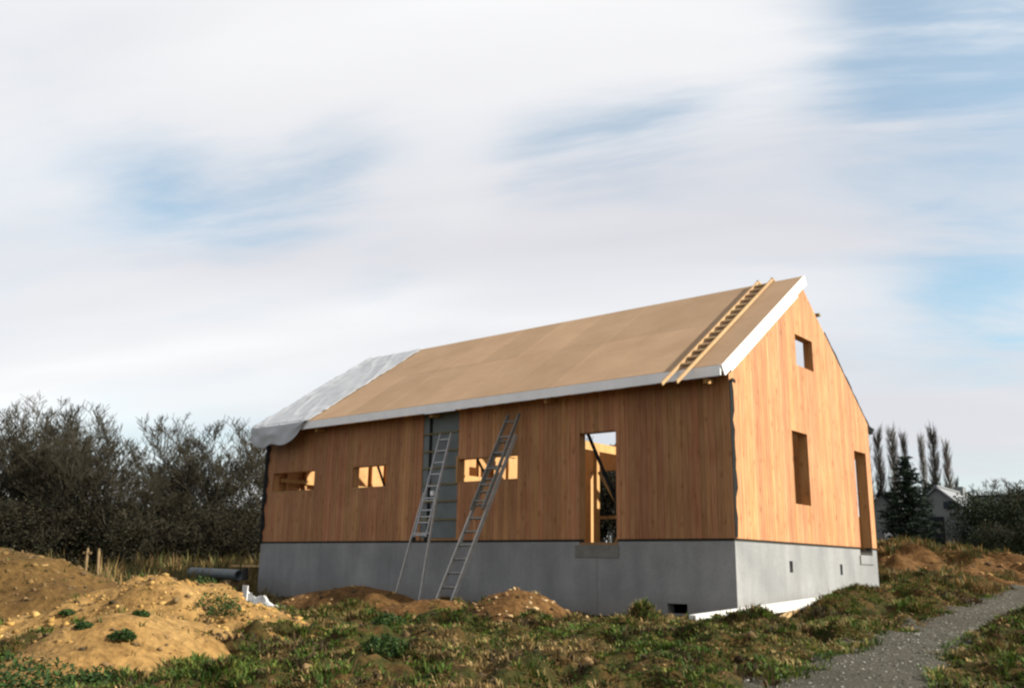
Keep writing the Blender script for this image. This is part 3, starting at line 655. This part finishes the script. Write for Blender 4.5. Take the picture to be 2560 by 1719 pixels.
prop(blades('dry_grass', P, 6, .02, .095, .007, pick([(.27, .18, .07), (.20, .13, .05), (.33, .235, .10), (.15, .10, .04)], len(P)), 1.3, .08), 'dry straw coloured grass over the building plot', 'dry grass', kind='stuff')
x, y = field(70000, -17, 9, -12.5, 10); g = fbm(x, y, .9, 131); g2 = fbm(x, y, .35, 135)
ok = wedge(x, y) & (~in_track(x, y, -.2)) & (dist_house(x, y) > .12) & (~((x > -.1) & (x < .75) & (y > -1.7) & (y < 1.9))) & (g*.5+g2*.5 > .55) & (~sandy(x, y))
x, y = x[ok], y[ok]; P = np.stack([x, y, topz(x, y)], -1)
prop(blades('dead_weeds', P, 7, .02, .10, .010, pick([(.045, .030, .016), (.075, .048, .022), (.030, .022, .012), (.10, .062, .028)], len(P)), 1.1, .08), 'withered dark brown weeds matted over the building plot', 'dead weeds', kind='stuff')
# straw in front of the hedge
x, y = field(26000, -34, -12, -8, 16); ok = wedge(x, y, 20, 60) & (dist_house(x, y) > .5) & (fbm(x, y, 2.2, 111) > .42)
x, y = x[ok], y[ok]; P = np.stack([x, y, topz(x, y)], -1); near_ = np.hypot(x-C[0], y-C[1])
prop(blades('rough_straw', P, 6, .15, .50, .012, pick([(.26, .17, .065), (.19, .12, .05), (.12, .11, .035), (.07, .08, .025)], len(P)), .5, .16), 'tall straw and weeds along the foot of the bare hedge', 'straw', kind='stuff')
x, y = field(60000, -9, 14, 8, 30); ok = wedge(x, y, 18, 60) & (~in_track(x, y, .0)) & (dist_house(x, y) > .5) & (fbm(x, y, 1.2, 121) > .44)
x, y = x[ok], y[ok]; P = np.stack([x, y, topz(x, y)], -1)
prop(blades('bank_grass', P, 7, .05, .20, .012, pick([(.24, .14, .05), (.08, .085, .022), (.17, .105, .04), (.05, .065, .018)], len(P)), .6, .14), 'mixed green and rusty grass on the rising ground behind the house', 'grass', kind='stuff')

# leafy weeds standing out singly on the heaps
def leaf_clump(n, r, h, size, cols):
    u = rng.random(n); a = rng.random(n)*6.283; rr = r*np.sqrt(rng.random(n)); P = np.stack([np.cos(a)*rr, np.sin(a)*rr, h*(1-(rr/r)**2*.7)*u], -1)
    nrm = rng.normal(size=(n, 3))+np.array([0, 0, .8]); nrm /= np.linalg.norm(nrm, axis=1)[:, None]
    t = np.cross(nrm, rng.normal(size=(n, 3))); t /= np.linalg.norm(t, axis=1)[:, None]; b = np.cross(nrm, t)
    s = (size*(.6+.8*rng.random(n)))[:, None]
    V = np.stack([P-t*s, P+b*s*.5, P+t*s, P-b*s*.5], 1).reshape(-1, 3); Fq = np.arange(n*4).reshape(-1, 4)
    return V, Fq, np.repeat(pick(cols, n), 4, 0)
GREENS = [(.030, .060, .014), (.045, .080, .018), (.020, .042, .012)]
for i, (px, py, D, r) in enumerate([(545, 1530, 13.6, .34), (565, 1545, 13.3, .26), (505, 1460, 15.2, .26), (375, 1522, 13.2, .10), (200, 1575, 11.6, .10), (205, 1620, 10.9, .09), (300, 1640, 10.6, .14), (345, 1605, 11.3, .09), (170, 1520, 14.0, .10),
                                    (100, 1640, 9.5, .55), (20, 1660, 9.3, .6), (975, 1520, 14.2, .30), (250, 1690, 9.6, .3), (960, 1645, 10.2, .3)]):
    p = at(px, py, D); V, Fq, cc = leaf_clump(320 if i < 9 else 1100, r, r*.7, .024, GREENS); z = float(topz(np.array([p[0]]), np.array([p[1]]))[0])
    o = empty('weed_clump', (p[0], p[1], z-.01)); link('leaves', mesh_np('leaves', V, Fq, False, cc), LEAF, o)['kind'] = 'stuff'
    prop(o, 'low dark green leafy weed clump on the yellow sand' if i < 9 else 'wide dark green leafy weed clump in the rough turf', 'weed', 'weeds on the sand heap' if i < 9 else 'weeds in the rough turf')

# ------------------------------------------------------------------ things lying about
gz = lambda x, y: float(topz(np.array([float(x)]), np.array([float(y)]))[0])
# white insulation blocks in a row along the gable corner
A0, A1 = np.array([.24, -2.0, -1.172]), np.array([.24, 3.3, -.975]); nb = 11
for i in range(nb):
    a, b = A0+(A1-A0)*(i+.012)/nb, A0+(A1-A0)*(i+.988)/nb
    mb = MB().hexa([(a[0]-.06, a[1], a[2]-.155), (a[0]+.06, a[1], a[2]-.155), (b[0]+.06, b[1], b[2]-.155), (b[0]-.06, b[1], b[2]-.155), (a[0]-.06, a[1], a[2]), (a[0]+.06, a[1], a[2]), (b[0]+.06, b[1], b[2]), (b[0]-.06, b[1], b[2])])
    o = mb.build('white_block', BLOCK, None, .006); prop(o, 'white insulation block in the straight row by the concrete corner', 'block', 'white blocks in a row by the concrete corner')
mb = MB()
for t in (.06, .35, .62, .9):
    a = A0+(A1-A0)*t; MB_ = None
    o = MB().box((a[0]-.09, a[1]-.06, a[2]-.52), (a[0]+.05, a[1]+.06, a[2]-.158)).build('support_stub', CONC2); prop(o, 'dark concrete stub carrying the white block row', 'stub', 'stubs under the white block row')
for (px, py, px2, py2, z) in [(1845, 1563, 1905, 1551, -1.36), (1958, 1549, 1990, 1542, -1.32)]:
    r1, r2 = ray(px, py), ray(px2, py2); p1 = C+r1*(z-C[2])/r1[2]; p2 = C+r2*(z-C[2])/r2[2]
    p1[2] = gz(*p1[:2])+.05; p2[2] = gz(*p2[:2])+.05
    o = MB().bar(p1, p2, .12, .04).build('plank', LADDERWOOD); o['tint'] = .95
    prop(o, 'long pale plank end in the grass below the white blocks' if px < 1900 else 'short pale plank end in the grass below the white blocks', 'plank')
# grey pipe on the ground past the end of the house
def pipe(p, q_, r, n=20):
    p, q_ = Vector(p), Vector(q_); d = (q_-p).normalized(); a = d.cross(Vector((0, 0, 1))).normalized(); b = a.cross(d); V = []; Fq = []
    ln = (q_-p).length; st = [(0, r*.86), (0, r)]; k = 26
    for i in range(k): st += [(ln*(i+.2)/k, r), (ln*(i+.5)/k, r*1.06), (ln*(i+.8)/k, r)]
    st += [(ln, r), (ln, r*.86)]; st = [(.25, r*.86)]+st+[(ln-.25, r*.86)]
    for s, rr in st:
        for j in range(n): t = 6.28318*j/n; V.append(tuple(p+d*s+a*rr*math.cos(t)+b*rr*math.sin(t)))
    for i in range(len(st)-1):
        for j in range(n): Fq.append((i*n+j, i*n+(j+1) % n, (i+1)*n+(j+1) % n, (i+1)*n+j))
    Fq.append(tuple(range(n))); Fq.append(tuple((len(st)-1)*n+j for j in range(n)))
    me = bpy.data.meshes.new('pipe'); me.from_pydata(V, [], Fq); me.update()
    for pl in me.polygons: pl.use_smooth = True
    return me
pa, pb = at(478, 1430, 25.5), at(598, 1437, 23.5)
prop(link('pipe', pipe(pa, pb, .125), PIPE), 'thick dark grey ribbed pipe lying across two timber chocks', 'pipe')
for t in (.15, .85):
    c = pa+(pb-pa)*t; z = gz(c[0], c[1]); o = MB().box((c[0]-.16, c[1]-.12, z-.1), (c[0]+.16, c[1]+.12, c[2]-.115)).build('timber_chock', STAKE); o['tint'] = 1.0
    prop(o, 'weathered timber chock under the grey pipe', 'chock', 'chocks under the grey pipe')
c = at(613, 1433, 23.0); z = gz(c[0], c[1]); st = empty('stake', (c[0], c[1], z)); prop(st, 'weathered stake with a black wrapped head beside the grey pipe', 'stake')
MB().bar((0, 0, -.25), (.01, 0, c[2]-z+.1), .06, .06, (1, 0, 0)).build('shaft', STAKE, st); MB().tube((0, 0, c[2]-z-.14), (.0, 0, c[2]-z+.14), .075, .06, 10).build('wrapped_head', RUB, st)
# plank on trestle beyond the corner
c = at(612, 1411, 28.5); o = MB().box((-.42, -.13, -.06), (1.6, .13, .0)).build('plank', LADDERWOOD); o['tint'] = 1.0; o.location = c; o.rotation_euler = (0, 0, .15)
prop(o, 'pale plank laid across trestles beyond the far house corner', 'plank')
z = gz(c[0], c[1])
for sx in (.55, 1.45):
    tr = empty('trestle', (c[0]+sx, c[1]+sx*.15, z)); prop(tr, 'low wooden trestle carrying the pale plank beyond the house corner', 'trestle', 'trestles beyond the house corner'); hgt = c[2]-z-.062
    MB().bar((0, -.3, hgt-.04), (0, .3, hgt-.04), .07, .08).build('top_rail', STAKE, tr)
    for sy in (-1, 1):
        for s2 in (-1, 1): MB().bar((s2*.18, sy*.28, -.05), (0, sy*.24, hgt-.05), .05, .05, (0, 1, 0)).build('leg', STAKE, tr)
# stakes behind the brown heap
for i, (px, yb, yt, D, lean) in enumerate([(216, 1402, 1374, 23.0, .0), (252, 1412, 1376, 22.6, -.08), (336, 1424, 1386, 27.0, .02)]):
    b = at(px, yb, D); t = at(px, yt, D); z = gz(b[0], b[1]); o = empty('stake', (b[0], b[1], z)); h = t[2]-z
    MB().bar((0, 0, -.25), (lean*Rt[0], lean*Rt[1], h), .05, .05, (1, 0, 0)).build('shaft', STAKE, o); MB().bar((lean*Rt[0], lean*Rt[1], h-.005), (lean*Rt[0]*1.05, lean*Rt[1]*1.05, h+.05), .035, .035, (1, 0, 0)).build('point', STAKE, o)
    if i == 0:
        MB().bar((-Rt[0]*.09, -Rt[1]*.09, h-.06), (Rt[0]*.09, Rt[1]*.09, h-.06), .04, .05).build('nailed_crosspiece', STAKE, o)
    prop(o, ['upright wooden stake with a nailed crosspiece behind the brown heap', 'leaning wooden stake behind the brown heap', 'thin wooden stake in the straw between the brown heap and the hedge'][i], 'stake')
# white trough tipped on its side
ta, tb = at(614, 1487, 18.6), at(684, 1507, 17.6); ta[2] = at(614, 1481, 18.6)[2]; tb[2] = at(684, 1513, 17.6)[2]+.09
sheet_d = Vector(tb-ta); sl_ = sheet_d.length; sheet_d.normalize(); sx_ = Vector((-sheet_d.y, sheet_d.x, 0)).normalized()
V = []; nu, nv = 34, 22
for iu in range(nu):
    for iv in range(nv):
        uu, vv = iu/(nu-1)*1.15-.05, iv/(nv-1)*2-1
        ridge = Vector(ta)+sheet_d*sl_*uu
        p = ridge+sx_*vv*.19; gz_ = gz(p.x, p.y)+.012
        top = ridge.z-.03-.30*abs(vv)**1.3+(vn(uu*5, vv*2.2+3, .8, 61)-.5)*.16+(vn(uu*11, vv*5, .8, 63)-.5)*.07
        V.append((p.x+(vn(uu*7, vv*3, 1, 65)-.5)*.08, p.y+(vn(uu*7, vv*3, 1, 67)-.5)*.08, max(gz_, top)))
ix = np.arange(nu*nv).reshape(nu, nv); V = np.array(V); V0 = V.mean(0); V0[2] = V[:, 2].min()
o = link('plastic_sheet', mesh_np('plastic_sheet', V-V0, np.stack([ix[:-1, :-1], ix[1:, :-1], ix[1:, 1:], ix[:-1, 1:]], -1).reshape(-1, 4), False), BLOCK); o.location = V0
sm = o.modifiers.new('thick', 'SOLIDIFY'); sm.thickness = .004
prop(o, 'crumpled white plastic sheet lying beside the sand heap', 'sheet')
c = at(609, 1507, 18.3); o = MB().bar((0, 0, -.25), (.02, 0, .32), .16, .02, (0, 1, 0)).build('white_offcut', BLOCK); o.location = (c[0], c[1], c[2])
prop(o, 'upright white board offcut beside the crumpled sheet', 'offcut')

# ------------------------------------------------------------------ trees
def tubes(segs, n=3):
    P0 = np.array([s[0] for s in segs]); P1 = np.array([s[1] for s in segs]); r0 = np.array([s[2] for s in segs]); r1 = np.array([s[3] for s in segs])
    d = P1-P0; d /= np.maximum(np.linalg.norm(d, axis=1), 1e-9)[:, None]; a = np.cross(d, np.array([.3, .21, .1])); a /= np.maximum(np.linalg.norm(a, axis=1), 1e-9)[:, None]; b = np.cross(d, a)
    V = []
    for P, r in ((P0, r0), (P1, r1)):
        for j in range(n): t = 6.28318*j/n; V.append(P+(a*math.cos(t)+b*math.sin(t))*r[:, None])
    V = np.stack(V, 1); m = len(segs); F0 = np.array([(j, (j+1) % n, n+(j+1) % n, n+j) for j in range(n)])
    return V.reshape(-1, 3), (F0[None]+np.arange(m)[:, None, None]*2*n).reshape(-1, 4)
def grow(h, seed, stems=1, spread=.5, upw=.25, levels=4, thick=.11, kids=5, twig=.006):
    r = random.Random(seed); big = []; small = []
    def br(p, d, ln, rad, lv):
        n = 4 if lv < 2 else 3; pts = [p]; dd = d
        for i in range(n):
            dd = (dd+Vector((r.gauss(0, .14), r.gauss(0, .14), r.gauss(0, .10)+upw*.16))).normalized(); pts.append(pts[-1]+dd*ln/n)
        for i in range(n):
            ra, rb = rad*(1-.72*i/n), rad*(1-.72*(i+1)/n); (big if lv == 0 else small).append((tuple(pts[i]), tuple(pts[i+1]), max(ra, twig), max(rb, twig*.7)))
        if lv < levels:
            for k in range(kids if lv else kids+3):
                t = r.uniform(.28, 1.0) if lv else r.uniform(.2, 1.0); f = t*n; i = min(int(f), n-1); q0 = pts[i].lerp(pts[i+1], f-i)
                ax = Vector((r.gauss(0, 1), r.gauss(0, 1), r.gauss(0, .35))).normalized(); nd = (d*(1-spread)+ax*spread+Vector((0, 0, upw))).normalized()
                br(q0, nd, ln*r.uniform(.42, .66)*(1.15-.35*t), rad*(1-.72*t)*.62, lv+1)
    for s in range(stems):
        a = r.uniform(0, 6.28); d0 = Vector((math.cos(a)*.28, math.sin(a)*.28, 1)).normalized() if stems > 1 else Vector((r.gauss(0, .05), r.gauss(0, .05), 1)).normalized()
        br(Vector((math.cos(a)*.25*(stems > 1), math.sin(a)*.25*(stems > 1), -.2)), d0, h*r.uniform(.55, .68)*(1 if s == 0 else .85), thick*(1 if stems == 1 else .7), 0)
    return big, small
def tree_meshes(name, big, small, matb, matt):
    V, Fq = tubes(big, 6); m1 = mesh_np(name+'_trunk', V, Fq, True); m1.materials.append(matb)
    V, Fq = tubes(small, 3); m2 = mesh_np(name+'_crown', V, Fq, False); m2.materials.append(matt); return m1, m2
def place_tree(name, ms, loc, sc, rz, label, cat, group, sz=None):
    o = empty(name, loc, rz); o.scale = (sc, sc, sz or sc)
    link('trunk', ms[0], None, o); link('crown', ms[1], None, o); return prop(o, label, cat, group)
bare = [tree_meshes('bare%d' % i, *grow(8, 100+i, stems=[1, 2, 3, 2][i], spread=.55, upw=.28, levels=4, thick=.10, kids=5, twig=.011), BARK, TWIG) for i in range(4)]
R_ = random.Random(5)
def base_at(px, D): p = at(px, 1420, D); return p[0], p[1], gz(p[0], p[1])-.05
def scale_for(px, ytop, D, h): t = at(px, ytop, D); return (t[2]-base_at(px, D)[2])/h
def mesh_h(ms): return max(v.co.z for v in ms[1].vertices)
BH = [mesh_h(m) for m in bare]
for i, (px, yt, D) in enumerate([(15, 1005, 40), (75, 992, 42), (130, 1005, 41), (185, 1002, 38), (235, 1035, 40), (290, 1090, 37), (335, 1130, 40), (392, 1165, 42), (450, 1020, 41), (505, 1045, 43), (560, 1040, 40), (610, 1060, 42), (660, 1060, 44), (40, 1040, 46), (160, 1040, 46), (270, 1110, 47), (700, 1060, 45), (-50, 1000, 41)]):
    k = [1, 0, 2, 1, 3, 1, 2, 3, 0, 2, 1, 3, 0, 2, 3, 0, 1, 2][i]; s = scale_for(px, yt, D, BH[k])
    place_tree('bare_tree', bare[k], base_at(px, D), s, R_.uniform(0, 6.28), 'bare leafless tree rising out of the dark hedge', 'tree', 'bare trees of the hedge')
for i, (px, yt, D) in enumerate([(2475, 1205, 110), (2515, 1190, 115), (2565, 1195, 110), (2420, 1215, 120)]):
    k = i % 4; s = scale_for(px, yt, D, BH[k]); place_tree('bare_tree', bare[k], base_at(px, D), s, i*1.7, 'small grey leafless tree far behind the dark roof', 'tree', 'far trees behind the dark roof')
# thicket under the trees
def shrub(seed, w, h, nl, size, cols):
    r = np.random.default_rng(seed); lob = r.normal(size=(9, 3))*np.array([w*.30, w*.30, h*.16])+np.array([0, 0, h*.5]); lr = (.24+.16*r.random(9))*h
    c = r.integers(0, 9, nl); d = r.normal(size=(nl, 3)); d /= np.linalg.norm(d, axis=1)[:, None]; P = lob[c]+d*(lr[c]*r.random(nl)**.38)[:, None]; P[:, 2] = np.abs(P[:, 2])
    low = r.random(nl) < .28; P[low, 2] *= r.random(low.sum())
    n = r.normal(size=(nl, 3)); n /= np.linalg.norm(n, axis=1)[:, None]; t = np.cross(n, r.normal(size=(nl, 3))); t /= np.linalg.norm(t, axis=1)[:, None]; b = np.cross(n, t); s = (size*(.5+r.random(nl)))[:, None]
    V = np.stack([P-t*s, P+b*s*.55, P+t*s, P-b*s*.55], 1).reshape(-1, 3); cc = np.array(cols)[r.integers(0, len(cols), nl)]*(.6+.8*r.random((nl, 1)))
    me = mesh_np('foliage', V, np.arange(nl*4).reshape(-1, 4), False, np.repeat(cc, 4, 0)); me.materials.append(LEAF)
    big, small = grow(h*1.15, seed, stems=7, spread=.55, upw=.35, levels=3, thick=.05, kids=6, twig=.010); V, Fq = tubes(big+small, 4); m2 = mesh_np('stems', V, Fq); m2.materials.append(TWIG)
    return me, m2
DK = [(.016, .016, .008), (.024, .021, .010), (.012, .013, .007), (.034, .027, .014)]
shr = [shrub(200+i, 3.6, 3.4, 10500, .040, DK) for i in range(3)]
def place_shrub(ms, loc, sc, rz, label, group, sz=None, name='hedge_shrub'):
    o = empty(name, loc, rz); o.scale = (sc, sc, sz or sc); link('foliage', ms[0], None, o); link('stems', ms[1], None, o); return prop(o, label, 'shrub', group)
for i, px in enumerate(range(-60, 760, 52)):
    D = 37+3.5*((i*7) % 3); place_shrub(shr[i % 3], base_at(px, D), 1.25+.12*((i*5) % 3), i*1.3, 'dark twiggy shrub packed into the hedge behind the heaps', 'shrubs of the dark hedge', (.82+.14*((i*3) % 3))*(.8 if 300 < px < 430 else 1))
for i, px in enumerate(range(-30, 760, 85)):
    place_shrub(shr[(i+1) % 3], base_at(px, 47), 1.6, i*2.1, 'dark twiggy shrub packed into the hedge behind the heaps', 'shrubs of the dark hedge', 1.0)
for i, px in enumerate((1430, 1480, 1530, 1580)):
    place_shrub(shr[i % 3], base_at(px, 50), 1.5, i, 'dark shrub behind the house glimpsed through the doorway', 'shrubs behind the house', 1.9)
DG = [(.009, .019, .006), (.015, .026, .008), (.007, .013, .005), (.022, .022, .008)]
gsh = [shrub(230+i, 3.4, 2.6, 14000, .045, DG) for i in range(2)]
GH = [max(v.co.z for v in m[0].vertices) for m in gsh]
for i, (px, D, yt, wf) in enumerate([(2462, 36, 1318, .7), (2500, 36, 1255, .7), (2530, 37, 1222, .75), (2562, 36, 1212, .8), (2604, 35, 1205, .9), (2505, 31, 1305, .9), (2560, 31, 1290, 1.0), (2470, 32, 1358, 1.0)]):
    b = base_at(px, D); sz = scale_for(px, yt, D, GH[i % 2]); place_shrub(gsh[i % 2], b, sz*wf, i*1.9, 'dark evergreen bramble bush on the rusty bank', 'bushes on the rusty bank', sz, 'bramble_bush')
# poplars in a row
def poplar(seed):
    r = random.Random(seed); big = [((0, 0, -.3), (0, 0, 8), .22, .12), ((0, 0, 8), (0, 0, 15.5), .12, .03)]; small = []
    for i in range(215):
        z = r.uniform(1.2, 14.2); a = r.uniform(0, 6.28); ln = r.uniform(1.6, 3.6)*(1-.55*z/15); o = Vector((0, 0, z)); p = o
        for k in range(3):
            tilt = .46-.15*k; d = Vector((math.cos(a)*tilt, math.sin(a)*tilt, 1)).normalized(); p2 = p+d*ln/3; small.append((tuple(p), tuple(p2), .035-.009*k, .026-.009*k))
            for j in range(3):
                dd = Vector((math.cos(a)*.35+r.gauss(0, .18), math.sin(a)*.35+r.gauss(0, .18), 1)).normalized(); q0 = p.lerp(p2, r.random()); small.append((tuple(q0), tuple(q0+dd*r.uniform(.5, 1.2)), .018, .010))
            p = p2
    return tree_meshes('poplar', big, small, BARK, POPM)
pops = [poplar(1), poplar(2)]
for i, (px, yt, D, wsc) in enumerate([(2184, 1068, 128, 1.15), (2219, 1072, 131, .95), (2255, 1066, 129, 1.0), (2286, 1080, 132, .8), (2331, 1084, 134, .7), (2361, 1068, 130, 1.05), (2394, 1100, 128, 1.0), (2412, 1195, 140, .8)]):
    b = base_at(px, D); s = scale_for(px, yt, D, 15.5); place_tree('poplar_tree', pops[i % 2], b, s*wsc, i*1.1, 'tall bare poplar in the row behind the conifer', 'tree', 'row of poplars', s)
# conifer
def conifer():
    r = np.random.default_rng(9); big = [((0, 0, -.2), (0, 0, 4.5), .16, .09), ((0, 0, 4.5), (0, 0, 8.9), .09, .015)]; small = []; LP = []
    for z in np.arange(.5, 8.7, .26):
        rad = (2.75*(1-z/9.0)**.8+.12)*(.8+.4*r.random())
        for k in range(int(6+rad*3)):
            a = r.random()*6.283; rr = rad*(.7+.5*r.random()); e = np.array([math.cos(a)*rr, math.sin(a)*rr, z-.10*rr+.25*r.random()]); small.append(((0, 0, z), tuple(e), .03, .01))
            m = int(10+rr*14); t = r.random(m)[:, None]**.7; LP.append(np.array([0, 0, z])*(1-t)+e*t+r.normal(size=(m, 3))*np.array([.13, .13, .08]))
    P = np.concatenate(LP); n = len(P); t = r.normal(size=(n, 3)); t[:, 2] *= .5; t /= np.linalg.norm(t, axis=1)[:, None]; b = np.cross(t, r.normal(size=(n, 3))); b /= np.linalg.norm(b, axis=1)[:, None]
    s = (.16*(.6+.7*r.random(n)))[:, None]; V = np.stack([P-t*s, P+b*s*.35, P+t*s, P-b*s*.35], 1).reshape(-1, 3)
    cc = np.array([(.010, .022, .012), (.016, .030, .015), (.008, .016, .010)])[r.integers(0, 3, n)]*(.7+.6*r.random((n, 1)))
    m2 = mesh_np('crown', V, np.arange(n*4).reshape(-1, 4), False, np.repeat(cc, 4, 0)); m2.materials.append(LEAF)
    V, Fq = tubes(big, 6); m1 = mesh_np('trunk', V, Fq, True); m1.materials.append(BARK); V, Fq = tubes(small, 3); m3 = mesh_np('branches', V, Fq); m3.materials.append(BARK); return m1, m2, m3
cm = conifer()
for (px, yt, D, wf, lab) in [(2284, 1138, 60, 1.22, 'broad dark green conifer standing before the row of poplars'), (2236, 1226, 78, 2.0, 'lower dark conifer beside the grey garage house'), (2348, 1206, 79, 1.9, 'dark conifer close to the pale gabled house')]:
    b = base_at(px, D); s = scale_for(px, yt, D, 8.9); o = empty('conifer_tree', b); o.scale = (s*wf, s*wf, s)
    for nm, m in zip(('trunk', 'crown', 'branches'), cm): link(nm, m, None, o)
    prop(o, lab, 'tree')

# ------------------------------------------------------------------ houses beyond
def far_house(name, loc, rz, w, dpt, hw, hr, wallm, roofm, label, extras):
    o = empty(name, loc, rz); prop(o, label, 'house')
    mb = MB().box((-w/2, -dpt/2, -1.5), (w/2, dpt/2, hw))
    for s in (-1, 1):
        y0, y1 = (s*dpt/2, s*(dpt/2-.15)); k = len(mb.v); y0, y1 = min(y0, y1), max(y0, y1)
        mb.v += [(-w/2, y0, hw+.001), (w/2, y0, hw+.001), (0, y0, hr-.05), (-w/2, y1, hw+.001), (w/2, y1, hw+.001), (0, y1, hr-.05)]; mb.f += [(k, k+1, k+2), (k+5, k+4, k+3), (k, k+3, k+4, k+1), (k+1, k+4, k+5, k+2), (k+2, k+5, k+3, k)]
    mb.build('wall', wallm, o); sl = math.hypot(w/2, hr-hw)
    for s in (-1, 1):
        r = MB(); e = .3; dx, dz = s*w/2, hr-hw; ex, ez = s*(w/2+e), hw-e*dz/(w/2)
        c = [(ex, -dpt/2-.2, ez), (0, -dpt/2-.2, hr), (0, dpt/2+.2, hr), (ex, dpt/2+.2, ez)]; r.hexa(c+[(a, b, z+.14) for a, b, z in c]); r.build('roof_slope', roofm, o)
    MB().box((-.12, -dpt/2-.2, hr+.10), (.12, dpt/2+.2, hr+.2)).build('ridge_cap', roofm, o)
    for nm, a, b, m in extras: MB().box(a, b).build(nm, m, o)
    return o
b = base_at(2402, 70)
to_cam = math.atan2(C[1]-b[1], C[0]-b[0])
hz = lambda px, py, D: at(px, py, D)[2]
zt, ze = hz(2386, 1232, 70)-b[2], hz(2316, 1318, 70)-b[2]
far_house('gabled_house', b, to_cam+math.pi/2-.22, 5.4, 9, ze, zt, RENDER, SLATEL, 'grey gabled house with a pale slate roof beside the dark conifer', [
    ('chimney', (-.3, 1.5, zt-.4), (.3, 2.1, zt+.55), RENDER), ('window', (.35, -4.56, ze+1.0), (1.25, -4.50, ze+1.45), GLASS), ('white_post', (-2.72, -4.75, -.2), (-2.45, -4.505, ze+.1), WHITE), ('door', (-.6, -4.56, 0), (.3, -4.505, 2.0), SLATE)])
b = base_at(2212, 66); zt, ze = hz(2214, 1238, 66)-b[2], hz(2250, 1325, 66)-b[2]
far_house('garage_house', b, to_cam+math.pi/2+.12, 3.1, 4, ze, zt, RENDER, SLATE, 'grey house with a white garage lintel half hidden by the timber house', [
    ('garage_lintel', (.3, -2.10, ze-.45), (1.5, -2.005, ze-.1), WHITE), ('garage_jamb', (.05, -2.10, -.3), (.299, -2.005, ze-.1), WHITE), ('garage_opening', (.3, -2.06, -.2), (1.45, -2.004, ze-.451), GLASS)])
b = base_at(2690, 58); zt, ze = hz(2520, 1246, 58)-b[2], hz(2500, 1300, 58)-b[2]
far_house('slate_house', b, to_cam, 5.5, 9, max(ze, 1.0), zt, RENDER, SLATE, 'long house with a dark slate roof behind the bramble bushes', [('window', (-2.79, -1, .6), (-2.755, 0, 1.6), GLASS), ('window', (-2.79, 1, .6), (-2.755, 2, 1.6), GLASS)])
